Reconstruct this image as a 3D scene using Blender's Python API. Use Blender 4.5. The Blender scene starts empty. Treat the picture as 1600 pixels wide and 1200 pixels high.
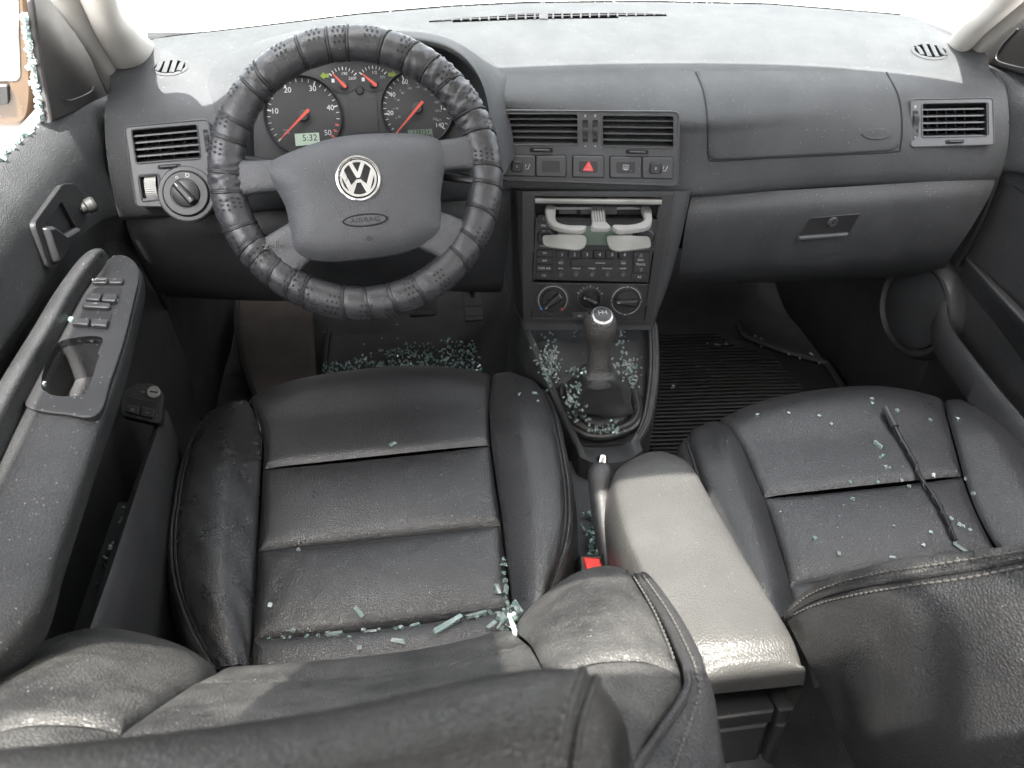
import bpy, math, random
import numpy as np
from mathutils import Vector, Matrix
from mathutils.bvhtree import BVHTree
from mathutils.geometry import tessellate_polygon
R = math.radians
random.seed(7); np.random.seed(7)
scene = bpy.context.scene
COL = scene.collection

# ------------------------------------------------------------------ camera
CAM = np.array([-0.313, -1.095, 1.158]); YAW = R(9.98); PITCH = R(38.1); ROLL = R(2.0); FPX = 1275.0
fwd = np.array([math.sin(YAW)*math.cos(PITCH), math.cos(YAW)*math.cos(PITCH), -math.sin(PITCH)])
_r0 = np.array([math.cos(YAW), -math.sin(YAW), 0.0]); _u0 = np.cross(_r0, fwd)
rgt = _r0*math.cos(ROLL) + _u0*math.sin(ROLL); upv = _u0*math.cos(ROLL) - _r0*math.sin(ROLL)
cam = bpy.data.cameras.new('camera'); camo = bpy.data.objects.new('camera', cam); COL.objects.link(camo)
cam.sensor_width = 36.0; cam.lens = 36.0*FPX/1600.0; cam.clip_start = 0.02; cam.clip_end = 500
cam.dof.use_dof = True; cam.dof.focus_distance = 1.15; cam.dof.aperture_fstop = 10.0
_m = Matrix(((rgt[0], upv[0], -fwd[0], CAM[0]), (rgt[1], upv[1], -fwd[1], CAM[1]), (rgt[2], upv[2], -fwd[2], CAM[2]), (0, 0, 0, 1)))
camo.matrix_world = _m
scene.camera = camo

# ------------------------------------------------------------------ light
SUN_EL = R(66)
SUN_DIR = Vector((-0.22, -0.975, 0.0)).normalized()*math.cos(SUN_EL) + Vector((0, 0, math.sin(SUN_EL)))   # towards the sun
world = bpy.data.worlds.new('World'); scene.world = world; world.use_nodes = True
wn = world.node_tree.nodes; wl = world.node_tree.links
sky = wn.new('ShaderNodeTexSky'); sky.sky_type = 'NISHITA'; sky.sun_disc = False
sky.sun_elevation = SUN_EL; sky.sun_rotation = math.atan2(SUN_DIR.x, SUN_DIR.y)
sky.air_density = 1.0; sky.dust_density = 5.0; sky.ozone_density = 0.6
wn['Background'].inputs['Strength'].default_value = 0.15
hsv = wn.new('ShaderNodeHueSaturation'); hsv.inputs['Saturation'].default_value = 0.22   # hazy white sky
wl.new(sky.outputs[0], hsv.inputs['Color']); wl.new(hsv.outputs[0], wn['Background'].inputs['Color'])
sun = bpy.data.lights.new('sun', 'SUN'); sun.energy = 3.0; sun.angle = R(0.6); sun.color = (1.0, 0.97, 0.92)
suno = bpy.data.objects.new('sun', sun); COL.objects.link(suno); suno.location = (-3, -4, 5)
suno.rotation_euler = SUN_DIR.to_track_quat('Z', 'Y').to_euler()
scene.view_settings.view_transform = 'Standard'; scene.view_settings.look = 'None'
scene.view_settings.exposure = 3.2; scene.view_settings.gamma = 1.0
scene.render.engine = 'CYCLES'
cy = scene.cycles
cy.use_denoising = True; cy.max_bounces = 8; cy.diffuse_bounces = 5; cy.glossy_bounces = 3; cy.transmission_bounces = 6; cy.transparent_max_bounces = 8
cy.sample_clamp_indirect = 6.0; cy.caustics_reflective = False; cy.caustics_refractive = False

# ------------------------------------------------------------------ measuring the photograph (1600 x 1200) against real distances
def ray(px, py): return fwd + rgt*(px-800.0)/FPX + upv*(600.0-py)/FPX
def U(px, py, x=None, y=None, z=None, d=None):
    r = ray(px, py)
    t = d if d is not None else (x-CAM[0])/r[0] if x is not None else (y-CAM[1])/r[1] if y is not None else (z-CAM[2])/r[2]
    return CAM + r*t
def proj(p):
    v = np.asarray(p, float) - CAM; d = v@fwd
    return 800+FPX*(v@rgt)/d, 600-FPX*(v@upv)/d
def on(bvh, px, py, off=0.0, nrm=False):
    r = ray(px, py); h = bvh.ray_cast(Vector(CAM), Vector(r).normalized())
    if h[0] is None: return None
    n = h[1] if h[1].dot(Vector(r)) < 0 else -h[1]
    p = h[0] + n*off
    return (np.array(p), np.array(n)) if nrm else np.array(p)

# ------------------------------------------------------------------ things and parts
def tag(o, label=None, cat=None, group=None, kind=None):
    for k, v in (('label', label), ('category', cat), ('group', group), ('kind', kind)):
        if v: o[k] = v
    return o
def thing(name, label, cat, loc=(0, 0, 0), group=None):
    o = bpy.data.objects.new(name, None); COL.objects.link(o); o.location = tuple(loc); o.empty_display_size = 0.05
    return tag(o, label, cat, group)
def put(name, me, mat, parent=None, label=None):
    o = bpy.data.objects.new(name, me); COL.objects.link(o)
    if mat is not None and not me.materials: me.materials.append(mat)
    if parent is not None:
        o.parent = parent
        if parent.type == 'EMPTY': o.matrix_parent_inverse = Matrix.Translation(-Vector(parent.location))
    if label: o['label'] = label
    return o

class MB:
    """collects faces in car coordinates, build() links them as one mesh object"""
    def __init__(s): s.v = []; s.f = []
    def add(s, verts, faces):
        b = len(s.v); s.v.extend([tuple(map(float, p)) for p in verts]); s.f.extend([tuple(b+i for i in f) for f in faces]); return s
    def grid(s, P, closeu=False, closev=False):
        P = np.asarray(P); n, m = P.shape[:2]; F = []
        for i in range(n if closeu else n-1):
            for j in range(m if closev else m-1):
                a = i; b = (i+1) % n; c = j; d = (j+1) % m
                F.append((a*m+c, b*m+c, b*m+d, a*m+d))
        return s.add(P.reshape(-1, 3), F)
    def tube(s, pts, r, n=8, closed=False, cap=True, flat=1.0, up=None):
        pts = np.asarray(pts, float); k = len(pts); r = np.full(k, r) if np.isscalar(r) else np.asarray(r)
        T = np.zeros_like(pts)
        for i in range(k):
            a = pts[(i-1) % k] if (closed or i > 0) else pts[i]; b = pts[(i+1) % k] if (closed or i < k-1) else pts[i]
            T[i] = (b-a)/(np.linalg.norm(b-a)+1e-12)
        N = np.array(up, float) if up is not None else np.array([0, 0, 1.0]) if abs(T[0][2]) < .9 else np.array([1.0, 0, 0])
        rings = []
        for i in range(k):
            if up is not None: N = np.array(up, float)
            N = N - T[i]*(N@T[i]); N /= np.linalg.norm(N)+1e-12; B = np.cross(T[i], N)
            a = np.linspace(0, 2*math.pi, n, endpoint=False)
            rings.append(pts[i] + r[i]*(np.outer(np.cos(a), N)*flat + np.outer(np.sin(a), B)))
        b = len(s.v); s.grid(rings, closeu=closed, closev=True)
        if cap and not closed: s.f.append(tuple(b+i for i in range(n))); s.f.append(tuple(b+(k-1)*n+i for i in reversed(range(n))))
        return s
    def prism(s, fr, out, h0, h1, bev=0.0):
        out = np.asarray(out, float); n = len(out)
        if area(out) < 0: out = out[::-1]
        L = [[fr.w(p, h0) for p in out]]
        if bev > 0:
            L.append([fr.w(p, h1-bev) for p in out]); ins = inset(out, bev*.4); L.append([fr.w(p, h1-bev*.3) for p in ins]); ins = inset(out, bev); L.append([fr.w(p, h1) for p in ins]); last = ins
        else: L.append([fr.w(p, h1) for p in out]); last = out
        b = len(s.v); s.grid(L, closev=True)
        t = tessellate_polygon([[Vector((p[0], p[1], 0)) for p in last]])
        o = b+(len(L)-1)*n; s.f.extend([tuple(o+i for i in tri) for tri in t])
        return s
    def plate(s, fr, out, holes, h0, h1, lip=0.0):
        """flat plate with openings; walls from h1 down to h0"""
        loops = [np.asarray(out, float)]+[np.asarray(h, float) for h in holes]
        t = tessellate_polygon([[Vector((p[0], p[1], 0)) for p in l] for l in loops])
        b = len(s.v)
        for l in loops: s.v.extend([tuple(fr.w(p, h1)) for p in l])
        s.f.extend([tuple(b+i for i in tri) for tri in t])
        for l in loops: s.grid([[fr.w(p, h1) for p in l], [fr.w(p, h0) for p in l]], closev=True)
        return s
    def box(s, fr, u0, u1, v0, v1, h0, h1, bev=0.0): return s.prism(fr, [(u0, v0), (u1, v0), (u1, v1), (u0, v1)], h0, h1, bev)
    def lathe(s, c, ax, prof, n=24, ref=None):
        ax = np.asarray(ax, float); ax /= np.linalg.norm(ax); rf = np.array(ref if ref is not None else ((0, 0, 1.0) if abs(ax[2]) < .9 else (1.0, 0, 0)), float)
        a = rf-ax*(rf@ax); a /= np.linalg.norm(a); b = np.cross(ax, a); th = np.linspace(0, 2*math.pi, n, endpoint=False)
        rings = [np.asarray(c)+ax*h+r*(np.outer(np.cos(th), a)+np.outer(np.sin(th), b)) for r, h in prof]
        return s.grid(rings, closev=True)
    def drop(s, polys):
        keep = []
        for f in s.f:
            c = np.mean([s.v[i] for i in f], axis=0); q = proj(c)
            if not any(inside(q, P) for P in polys): keep.append(f)
        s.f = keep; return s
    def bvh(s): return BVHTree.FromPolygons([Vector(p) for p in s.v], s.f)
    def mesh(s, smooth=35):
        me = bpy.data.meshes.new('mesh'); me.from_pydata(s.v, [], s.f); me.validate()
        if smooth:
            me.polygons.foreach_set('use_smooth', [True]*len(me.polygons)); me.set_sharp_from_angle(angle=R(smooth))
        return me
    def build(s, name, mat, parent=None, smooth=35, label=None, sub=0, thick=0.0):
        o = put(name, s.mesh(smooth), mat, parent, label)
        if thick: m = o.modifiers.new('thick', 'SOLIDIFY'); m.thickness = thick; m.offset = 0
        if sub: m = o.modifiers.new('sub', 'SUBSURF'); m.levels = m.render_levels = sub
        return o
def area(p): p = np.asarray(p); q = np.roll(p, -1, axis=0); return .5*np.sum(p[:, 0]*q[:, 1]-q[:, 0]*p[:, 1])
def inset(p, d):
    n = len(p); o = []
    for i in range(n):
        a, b, c = p[i-1], p[i], p[(i+1) % n]
        e1 = b-a; e2 = c-b; e1 = e1/(np.linalg.norm(e1)+1e-12); e2 = e2/(np.linalg.norm(e2)+1e-12)
        m = np.array([-e1[1]-e2[1], e1[0]+e2[0]]); k = m@np.array([-e1[1], e1[0]])
        o.append(b+m*(d/max(k, .35)))
    return np.array(o)
def inside(q, P):
    c = False; n = len(P)
    for i in range(n):
        a, b = P[i], P[i-1]
        if (a[1] > q[1]) != (b[1] > q[1]) and q[0] < (b[0]-a[0])*(q[1]-a[1])/(b[1]-a[1])+a[0]: c = not c
    return c
def rnd(p, r, k=4):
    """round the corners of a polygon"""
    p = np.asarray(p, float); n = len(p); o = []
    for i in range(n):
        a, b, c = p[i-1], p[i], p[(i+1) % n]
        ra = min(r, np.linalg.norm(a-b)*.49); rc = min(r, np.linalg.norm(c-b)*.49)
        s = b+(a-b)/np.linalg.norm(a-b)*ra; e = b+(c-b)/np.linalg.norm(c-b)*rc
        for t in np.linspace(0, 1, k+1): o.append((1-t)**2*s+2*t*(1-t)*b+t*t*e)
    return np.array(o)
def ell(c, a, b, n=32, rot=0.0):
    t = np.linspace(0, 2*math.pi, n, endpoint=False); x = a*np.cos(t); y = b*np.sin(t)
    return np.stack([c[0]+x*math.cos(rot)-y*math.sin(rot), c[1]+x*math.sin(rot)+y*math.cos(rot)], 1)
class Frame:
    """a flat working plane: u right, v up, n towards the cabin; turn = degrees towards the driver, tilt = degrees leaning back"""
    def __init__(s, o, turn=0, tilt=0, roll=0):
        a, t = R(turn), R(tilt); s.o = np.asarray(o, float)
        s.n = np.array([-math.sin(a)*math.cos(t), -math.cos(a)*math.cos(t), math.sin(t)])
        u = np.array([math.cos(a), -math.sin(a), 0]); v = np.cross(s.n, u); c, k = math.cos(R(roll)), math.sin(R(roll))
        s.u = u*c+v*k; s.v = v*c-u*k
    @classmethod
    def axes(c, o, u, n):
        s = c.__new__(c); s.o = np.asarray(o, float); s.n = np.asarray(n, float)/np.linalg.norm(n)
        u = np.asarray(u, float); u = u-s.n*(u@s.n); s.u = u/np.linalg.norm(u); s.v = np.cross(s.n, s.u); return s
    def w(s, p, h=0.0): return s.o+s.u*p[0]+s.v*p[1]+s.n*h
    def at(s, px, py):
        r = ray(px, py); t = ((s.o-CAM)@s.n)/(r@s.n); q = CAM+r*t-s.o; return np.array([q@s.u, q@s.v])
    def px(s, pts): return np.array([s.at(*p) for p in pts])
    def off(s, h): return Frame.axes(s.o+s.n*h, s.u, s.n)
def cr(P, t):
    """Catmull-Rom through P (k,3) at parameters t in 0..1"""
    P = np.asarray(P, float); k = len(P)
    if k == 2: return P[0]+(P[1]-P[0])*np.asarray(t)[:, None]
    E = np.vstack([2*P[0]-P[1], P, 2*P[-1]-P[-2]]); t = np.asarray(t)*(k-1); i = np.clip(np.floor(t).astype(int), 0, k-2); f = (t-i)[:, None]
    a, b, c, d = E[i], E[i+1], E[i+2], E[i+3]
    return .5*(2*b+(c-a)*f+(2*a-5*b+4*c-d)*f*f+(3*b-a-3*c+d)*f**3)
def crc(P, n):
    P = np.asarray(P, float); k = len(P); E = np.vstack([P[-1], P, P[0], P[1]]); t = np.linspace(0, k, n, endpoint=False); i = t.astype(int); f = (t-i)[:, None]
    a, b, c, d = E[i], E[i+1], E[i+2], E[i+3]
    return .5*(2*b+(c-a)*f+(2*a-5*b+4*c-d)*f*f+(3*b-a-3*c+d)*f**3)
def path(P, n): return cr(P, np.linspace(0, 1, n))
def surf(ctrl, nu, nv, ends=False):
    ctrl = [np.asarray(r, float) for r in ctrl]
    s = lambda n: (lambda q: .5*q+.5*(.5-.5*np.cos(math.pi*q)))(np.linspace(0, 1, n)) if ends else np.linspace(0, 1, n)
    rows = [cr(r, s(nv)) for r in ctrl]; rows = np.array(rows); out = np.zeros((nu, nv, 3)); t = s(nu)
    for j in range(nv): out[:, j] = cr(rows[:, j], t)
    return out
def gridn(G):
    du = np.gradient(G, axis=0); dv = np.gradient(G, axis=1); n = np.cross(du, dv); n /= np.linalg.norm(n, axis=2, keepdims=True)+1e-12
    if np.mean(np.sum(n*(CAM-G), axis=2)) < 0: n = -n
    return n
def pad(ctrl, nu=40, nv=40, puff=.01, tuck=.008, w=.006, edges='LRTB', wrinkle=0.0):
    """upholstered panel: puffed in the middle, tucked down along the sewn edges"""
    G = surf(ctrl, nu, nv, True); n = gridn(G)
    au = np.concatenate([[0], np.cumsum(np.mean(np.linalg.norm(np.diff(G, axis=0), axis=2), axis=1))]); av = np.concatenate([[0], np.cumsum(np.mean(np.linalg.norm(np.diff(G, axis=1), axis=2), axis=0))])
    A, B = np.meshgrid(au, av, indexing='ij'); dist = np.full(A.shape, 9.0)
    if 'T' in edges: dist = np.minimum(dist, A)
    if 'B' in edges: dist = np.minimum(dist, au[-1]-A)
    if 'L' in edges: dist = np.minimum(dist, B)
    if 'R' in edges: dist = np.minimum(dist, av[-1]-B)
    uu = A/au[-1]; vv = B/av[-1]
    h = puff*np.sqrt(np.clip(np.sin(math.pi*uu), 0, 1) if ('T' in edges and 'B' in edges) else 1.0)*np.sqrt(np.clip(np.sin(math.pi*vv), 0, 1))
    h = h-tuck*np.exp(-(dist/w)**1.3)
    if wrinkle:
        h = h+wrinkle*(np.sin(A*210+3*np.sin(B*60))*.5+np.sin(B*170+A*90))*np.exp(-dist/.05)*(1-np.exp(-(dist/.01)**2))
    return G+n*h[:, :, None]

# lettering
_txt = {}
def glyphs(s, bold=False):
    if s not in _txt:
        c = bpy.data.curves.new('t', 'FONT'); c.body = s; c.align_x = 'CENTER'; c.align_y = 'CENTER'; c.size = 1.0; c.resolution_u = 3
        o = bpy.data.objects.new('t', c); COL.objects.link(o); dg = bpy.context.evaluated_depsgraph_get()
        me = bpy.data.meshes.new_from_object(o.evaluated_get(dg)); v = np.array([x.co[:2] for x in me.vertices]) if len(me.vertices) else np.zeros((0, 2)); f = [tuple(p.vertices) for p in me.polygons]
        bpy.data.objects.remove(o); bpy.data.curves.remove(c); bpy.data.meshes.remove(me)
        _txt[s] = (v, f)
    return _txt[s]
def letter(mb, fr, s, pos, size, h, rot=0.0, sx=1.0, wide=None):
    v, f = glyphs(s)
    if not len(v): return mb
    v = v.copy(); v[:, 0] *= sx
    if wide: v[:, 0] *= wide/(size*(v[:, 0].max()-v[:, 0].min()))
    c, k = math.cos(rot), math.sin(rot); q = np.stack([v[:, 0]*c-v[:, 1]*k, v[:, 0]*k+v[:, 1]*c], 1)*size+np.asarray(pos)
    return mb.add([fr.w(p, h) for p in q], f)
def stitch(path3, pitch=.0075, r=.0009, ln=.7, up=None):
    mb = MB(); P = np.asarray(path3); s = np.concatenate([[0], np.cumsum(np.linalg.norm(np.diff(P, axis=0), axis=1))]); k = int(s[-1]/pitch)
    for i in range(k):
        a = i*pitch; b = a+pitch*ln; q = [np.array([np.interp(x, s, P[:, j]) for j in range(3)]) for x in (a, (a+b)/2, b)]
        mb.tube(q, [r*.5, r, r*.5], 5)
    return mb

# ------------------------------------------------------------------ materials
def mat(name, col, rough=.5, grain=None, bump=.2, grain2=None, specks=0.0, mottle=.12, dust=0.0, spec=.5, metal=0.0, coat=0.0, cells=True, speck_scale=330.0, dustcol=(.20, .195, .185), cracks=0.0):
    m = bpy.data.materials.new(name); m.use_nodes = True; nt = m.node_tree; N = nt.nodes; L = nt.links; b = N['Principled BSDF']
    b.inputs['Roughness'].default_value = rough; b.inputs['Metallic'].default_value = metal; b.inputs['Specular IOR Level'].default_value = spec; b.inputs['Coat Weight'].default_value = coat
    tc = N.new('ShaderNodeTexCoord'); co = tc.outputs['Object']
    base = N.new('ShaderNodeRGB'); base.outputs[0].default_value = (*col, 1); cur = base.outputs[0]
    def noise(sc, det=4, ro=.6):
        n = N.new('ShaderNodeTexNoise'); n.inputs['Scale'].default_value = sc; n.inputs['Detail'].default_value = det; n.inputs['Roughness'].default_value = ro; L.new(co, n.inputs['Vector']); return n.outputs['Fac']
    def ramp(f, a, c):
        r = N.new('ShaderNodeMapRange'); r.inputs['From Min'].default_value = a; r.inputs['From Max'].default_value = c; L.new(f, r.inputs['Value']); return r.outputs[0]
    def mix(f, a, c, k=1.0):
        x = N.new('ShaderNodeMix'); x.data_type = 'RGBA'; L.new(a, x.inputs['A'])
        if isinstance(c, tuple): x.inputs['B'].default_value = (*c, 1)
        else: L.new(c, x.inputs['B'])
        if k != 1.0:
            mm = N.new('ShaderNodeMath'); mm.operation = 'MULTIPLY'; mm.inputs[1].default_value = k; L.new(f, mm.inputs[0]); f = mm.outputs[0]
        L.new(f, x.inputs['Factor']); return x.outputs['Result']
    if mottle:
        cur = mix(ramp(noise(14, 5), .35, .7), cur, tuple(min(1, c*(1+3*mottle)+.004) for c in col), .7)
    if dust:
        f = ramp(noise(9, 8, .7), .42, .75); cur = mix(f, cur, dustcol, dust)
    if specks:
        v = N.new('ShaderNodeTexVoronoi'); v.inputs['Scale'].default_value = speck_scale; L.new(co, v.inputs['Vector'])
        lt = N.new('ShaderNodeMath'); lt.operation = 'LESS_THAN'; lt.inputs[1].default_value = .17; L.new(v.outputs['Distance'], lt.inputs[0])
        sp = N.new('ShaderNodeSeparateColor'); L.new(v.outputs['Color'], sp.inputs[0])
        gt = N.new('ShaderNodeMath'); gt.operation = 'GREATER_THAN'; gt.inputs[1].default_value = 1-specks; L.new(sp.outputs[0], gt.inputs[0])
        an = N.new('ShaderNodeMath'); an.operation = 'MULTIPLY'; L.new(lt.outputs[0], an.inputs[0]); L.new(gt.outputs[0], an.inputs[1])
        cur = mix(an.outputs[0], cur, (.40, .40, .38), .7)
    L.new(cur, b.inputs['Base Color'])
    if rough < .95 and mottle:
        rr = N.new('ShaderNodeMapRange'); rr.inputs['To Min'].default_value = max(.05, rough-.08); rr.inputs['To Max'].default_value = min(1, rough+.1); L.new(noise(30, 4), rr.inputs['Value']); L.new(rr.outputs[0], b.inputs['Roughness'])
    if grain:
        last = None
        if cells:
            wv = N.new('ShaderNodeTexNoise'); wv.inputs['Scale'].default_value = grain*.4; L.new(co, wv.inputs['Vector'])
            ad = N.new('ShaderNodeVectorMath'); ad.operation = 'MULTIPLY_ADD'; ad.inputs[1].default_value = (.9/grain,)*3; L.new(wv.outputs['Color'], ad.inputs[0]); L.new(co, ad.inputs[2])
            v = N.new('ShaderNodeTexVoronoi'); v.feature = 'DISTANCE_TO_EDGE'; v.inputs['Scale'].default_value = grain; L.new(ad.outputs[0], v.inputs['Vector']); h = ramp(v.outputs['Distance'], 0, .25)
        else: h = noise(grain, 3)
        bm = N.new('ShaderNodeBump'); bm.inputs['Strength'].default_value = bump; bm.inputs['Distance'].default_value = .35/grain; L.new(h, bm.inputs['Height']); last = bm
        if grain2:
            b2 = N.new('ShaderNodeBump'); b2.inputs['Strength'].default_value = .10; b2.inputs['Distance'].default_value = .004; L.new(noise(grain2, 3), b2.inputs['Height']); L.new(last.outputs[0], b2.inputs['Normal']); last = b2
        if cracks:
            n1 = N.new('ShaderNodeTexNoise'); n1.inputs['Scale'].default_value = 22; n1.inputs['Detail'].default_value = 3; L.new(co, n1.inputs['Vector'])
            a2 = N.new('ShaderNodeVectorMath'); a2.operation = 'MULTIPLY_ADD'; a2.inputs[1].default_value = (.03,)*3; L.new(n1.outputs['Color'], a2.inputs[0]); L.new(co, a2.inputs[2])
            v3 = N.new('ShaderNodeTexVoronoi'); v3.feature = 'DISTANCE_TO_EDGE'; v3.inputs['Scale'].default_value = 34; L.new(a2.outputs[0], v3.inputs['Vector'])
            b3 = N.new('ShaderNodeBump'); b3.inputs['Strength'].default_value = cracks; b3.inputs['Distance'].default_value = .003
            mk = N.new('ShaderNodeMath'); mk.operation = 'MULTIPLY'; L.new(ramp(v3.outputs['Distance'], 0.0, .05), mk.inputs[0]); L.new(ramp(noise(7, 2), .4, .6), mk.inputs[1])
            L.new(mk.outputs[0], b3.inputs['Height']); L.new(last.outputs[0], b3.inputs['Normal']); last = b3
        L.new(last.outputs[0], b.inputs['Normal'])
    return m
M = {}
M['dash'] = mat('dash_vinyl', (.042, .0435, .0455), .58, 420, .34, 60, specks=.04, dust=.04, mottle=.08, spec=.25)
M['dashlow'] = mat('lower_dash_plastic', (.024, .025, .0265), .5, 420, .25, None, specks=.04, mottle=.22, dust=.04)
M['fascia'] = mat('fascia_plastic', (.045, .046, .049), .48, 900, .12, None, specks=.02, cells=False)
M['black'] = mat('black_plastic', (.014, .014, .015), .38, 900, .08, None, specks=.02, cells=False)
M['void'] = mat('dark_cavity', (.006, .006, .007), .8, mottle=0)
M['slat'] = mat('vent_slat', (.035, .036, .038), .42, mottle=.1)
M['rubber'] = mat('rubber_seal', (.010, .010, .010), .6, mottle=.1)
M['leather'] = mat('black_leather', (.023, .023, .0245), .30, 360, .34, 25, specks=.05, dust=.03, spec=.8)
M['leather_old'] = mat('creased_black_leather', (.023, .023, .0245), .28, 360, .34, 25, specks=.04, dust=.02, cracks=.04, spec=.8)
M['leather_dust'] = mat('dusty_black_leather', (.026, .026, .026), .40, 310, .6, 30, specks=.16, dust=.5, cracks=.10)
M['leather_plain'] = mat('smooth_black_leather', (.026, .026, .027), .34, 310, .45, 40, specks=.02, dust=.06)
M['headrest'] = mat('headrest_leather', (.014, .014, .0138), .34, 380, .3, None, mottle=.04)
M['vinyl_arm'] = mat('armrest_vinyl', (.046, .0455, .044), .42, 260, .26, 50, specks=.01, dust=.06, mottle=.1)
M['wheelwrap'] = mat('wheel_cover_leather', (.036, .036, .039), .28, 500, .2, 45, specks=.015, cracks=.06, mottle=.05)
M['hub'] = mat('airbag_vinyl', (.056, .057, .061), .44, 330, .35, None, specks=.02)
M['cord'] = mat('black_cord', (.018, .018, .019), .45, mottle=.1)
M['thread'] = mat('thread', (.075, .072, .068), .7, mottle=.1)
M['door'] = mat('door_vinyl', (.031, .032, .033), .50, 360, .45, 50, specks=.09, dust=.07, mottle=.2, spec=.35)
M['doorarm'] = mat('door_armrest_vinyl', (.017, .0175, .018), .42, 360, .4, 50, specks=.10, dust=.06, spec=.4)
M['doorlow'] = mat('door_lower_plastic', (.026, .026, .027), .45, 380, .25, None, specks=.05)
M['switchp'] = mat('switch_plate', (.014, .014, .015), .5, 700, .15, None, spec=.35, specks=.13, cells=False, dust=.06)
M['pillar'] = mat('pillar_trim', (.46, .44, .41), .6, 700, .2, None, mottle=.05, cells=False)
M['seal'] = mat('door_frame_trim', (.34, .33, .31), .6, 700, .2, None, mottle=.08, cells=False)
M['triangle'] = mat('mirror_triangle_plastic', (.012, .010, .009), .5, 700, .2, None, mottle=.1, cells=False)
M['carpet'] = mat('carpet', (.014, .014, .015), .95, 900, .9, 120, specks=.02, cells=False, mottle=.4)
M['mat'] = mat('rubber_mat', (.010, .010, .010), .55, 500, .3, None, specks=.03, cells=False, dust=.02)
M['footrest'] = mat('worn_footrest', (.040, .033, .028), .75, 600, .8, 60, cells=False, mottle=.3, dust=.1)
M['pedal'] = mat('pedal_rubber', (.05, .05, .05), .5, mottle=.2, dust=.15)
M['chrome'] = mat('chrome', (.80, .80, .80), .12, metal=1.0, mottle=0)
M['emblem'] = mat('satin_emblem', (.62, .62, .62), .28, metal=.9, mottle=.1)
M['emblemdark'] = mat('emblem_ground', (.015, .015, .016), .25, mottle=0)
M['silver'] = mat('silver_plastic', (.20, .197, .188), .42, mottle=.15, specks=.12, speck_scale=500, dust=.15)
M['silverdust'] = mat('dusty_silver_plastic', (.15, .148, .138), .5, mottle=.25, specks=.1, speck_scale=400, dust=.2, dustcol=(.20, .19, .16))
M['white'] = mat('white_print', (.48, .48, .48), .6, mottle=0)
M['dim'] = mat('grey_print', (.26, .26, .26), .6, mottle=0)
M['red'] = mat('red_plastic', (.62, .035, .03), .35, mottle=.05)
M['needle'] = mat('needle_red', (.52, .075, .05), .45, mottle=0)
M['redprint'] = mat('red_print', (.42, .08, .06), .6, mottle=0)
M['blueprint'] = mat('blue_print', (.05, .22, .60), .6, mottle=0)
M['green'] = mat('green_arrow', (.16, .22, .03), .6, mottle=0)
M['lcd'] = mat('lcd', (.36, .45, .37), .35, mottle=.05)
M['lcddim'] = mat('lcd_dim', (.10, .14, .11), .35, mottle=.05)
M['dial'] = mat('dial_face', (.022, .022, .024), .55, mottle=.1)
M['clusterface'] = mat('cluster_face', (.035, .035, .038), .55, 800, .1, None, cells=False)
M['boot'] = mat('boot_leather', (.032, .032, .033), .40, 420, .3, 45, specks=.04, dust=.04)
M['knob'] = mat('knob_leather', (.050, .046, .042), .42, 320, .9, None, specks=.0, dust=.1)
M['tan'] = mat('gold_paint', (.06, .037, .020), .35, mottle=.1, coat=.5, specks=.02)
M['mirrorglass'] = mat('mirror_glass', (.9, .9, .92), .03, metal=1.0, mottle=0)
M['headliner'] = mat('headliner', (.50, .48, .45), .9, mottle=.05)
M['concrete'] = mat('concrete', (.46, .45, .43), .9, 30, .3, None, cells=False, mottle=.15)
def glassmat(name, col, tr, gl=.08):
    m = bpy.data.materials.new(name); m.use_nodes = True; N = m.node_tree.nodes; L = m.node_tree.links; N.remove(N['Principled BSDF'])
    t = N.new('ShaderNodeBsdfTransparent'); t.inputs[0].default_value = (*col, 1); g = N.new('ShaderNodeBsdfGlossy'); g.inputs['Roughness'].default_value = .02
    f = N.new('ShaderNodeFresnel'); f.inputs['IOR'].default_value = 1.45; x = N.new('ShaderNodeMixShader'); L.new(f.outputs[0], x.inputs[0]); L.new(t.outputs[0], x.inputs[1]); L.new(g.outputs[0], x.inputs[2]); L.new(x.outputs[0], N['Material Output'].inputs[0]); return m
M['suncut'] = glassmat('sun_cut_glass', (.80, .79, .76), .3)  # for the added sheet over the roof openings, dims the sun
M['glass'] = glassmat('window_glass', (.93, .96, .94), .9)
def shardmat(name, a, c, tr):
    m = bpy.data.materials.new(name); m.use_nodes = True; N = m.node_tree.nodes; L = m.node_tree.links; b = N['Principled BSDF']
    tc = N.new('ShaderNodeTexCoord'); g = N.new('ShaderNodeNewGeometry'); v = N.new('ShaderNodeTexVoronoi'); v.inputs['Scale'].default_value = 130; L.new(g.outputs['Position'], v.inputs['Vector'])
    sp = N.new('ShaderNodeSeparateColor'); L.new(v.outputs['Color'], sp.inputs[0]); x = N.new('ShaderNodeMix'); x.data_type = 'RGBA'; x.inputs['A'].default_value = (*a, 1); x.inputs['B'].default_value = (*c, 1)
    L.new(sp.outputs[0], x.inputs['Factor']); L.new(x.outputs['Result'], b.inputs['Base Color'])
    b.inputs['Roughness'].default_value = .07; b.inputs['Transmission Weight'].default_value = tr; b.inputs['IOR'].default_value = 1.5; b.inputs['Specular IOR Level'].default_value = .9; return m
M['shard'] = shardmat('broken_glass', (.52, .78, .72), (.92, .98, .97), .68)
M['shard2'] = shardmat('broken_glass_deep', (.15, .37, .33), (.75, .92, .88), .45)
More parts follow.
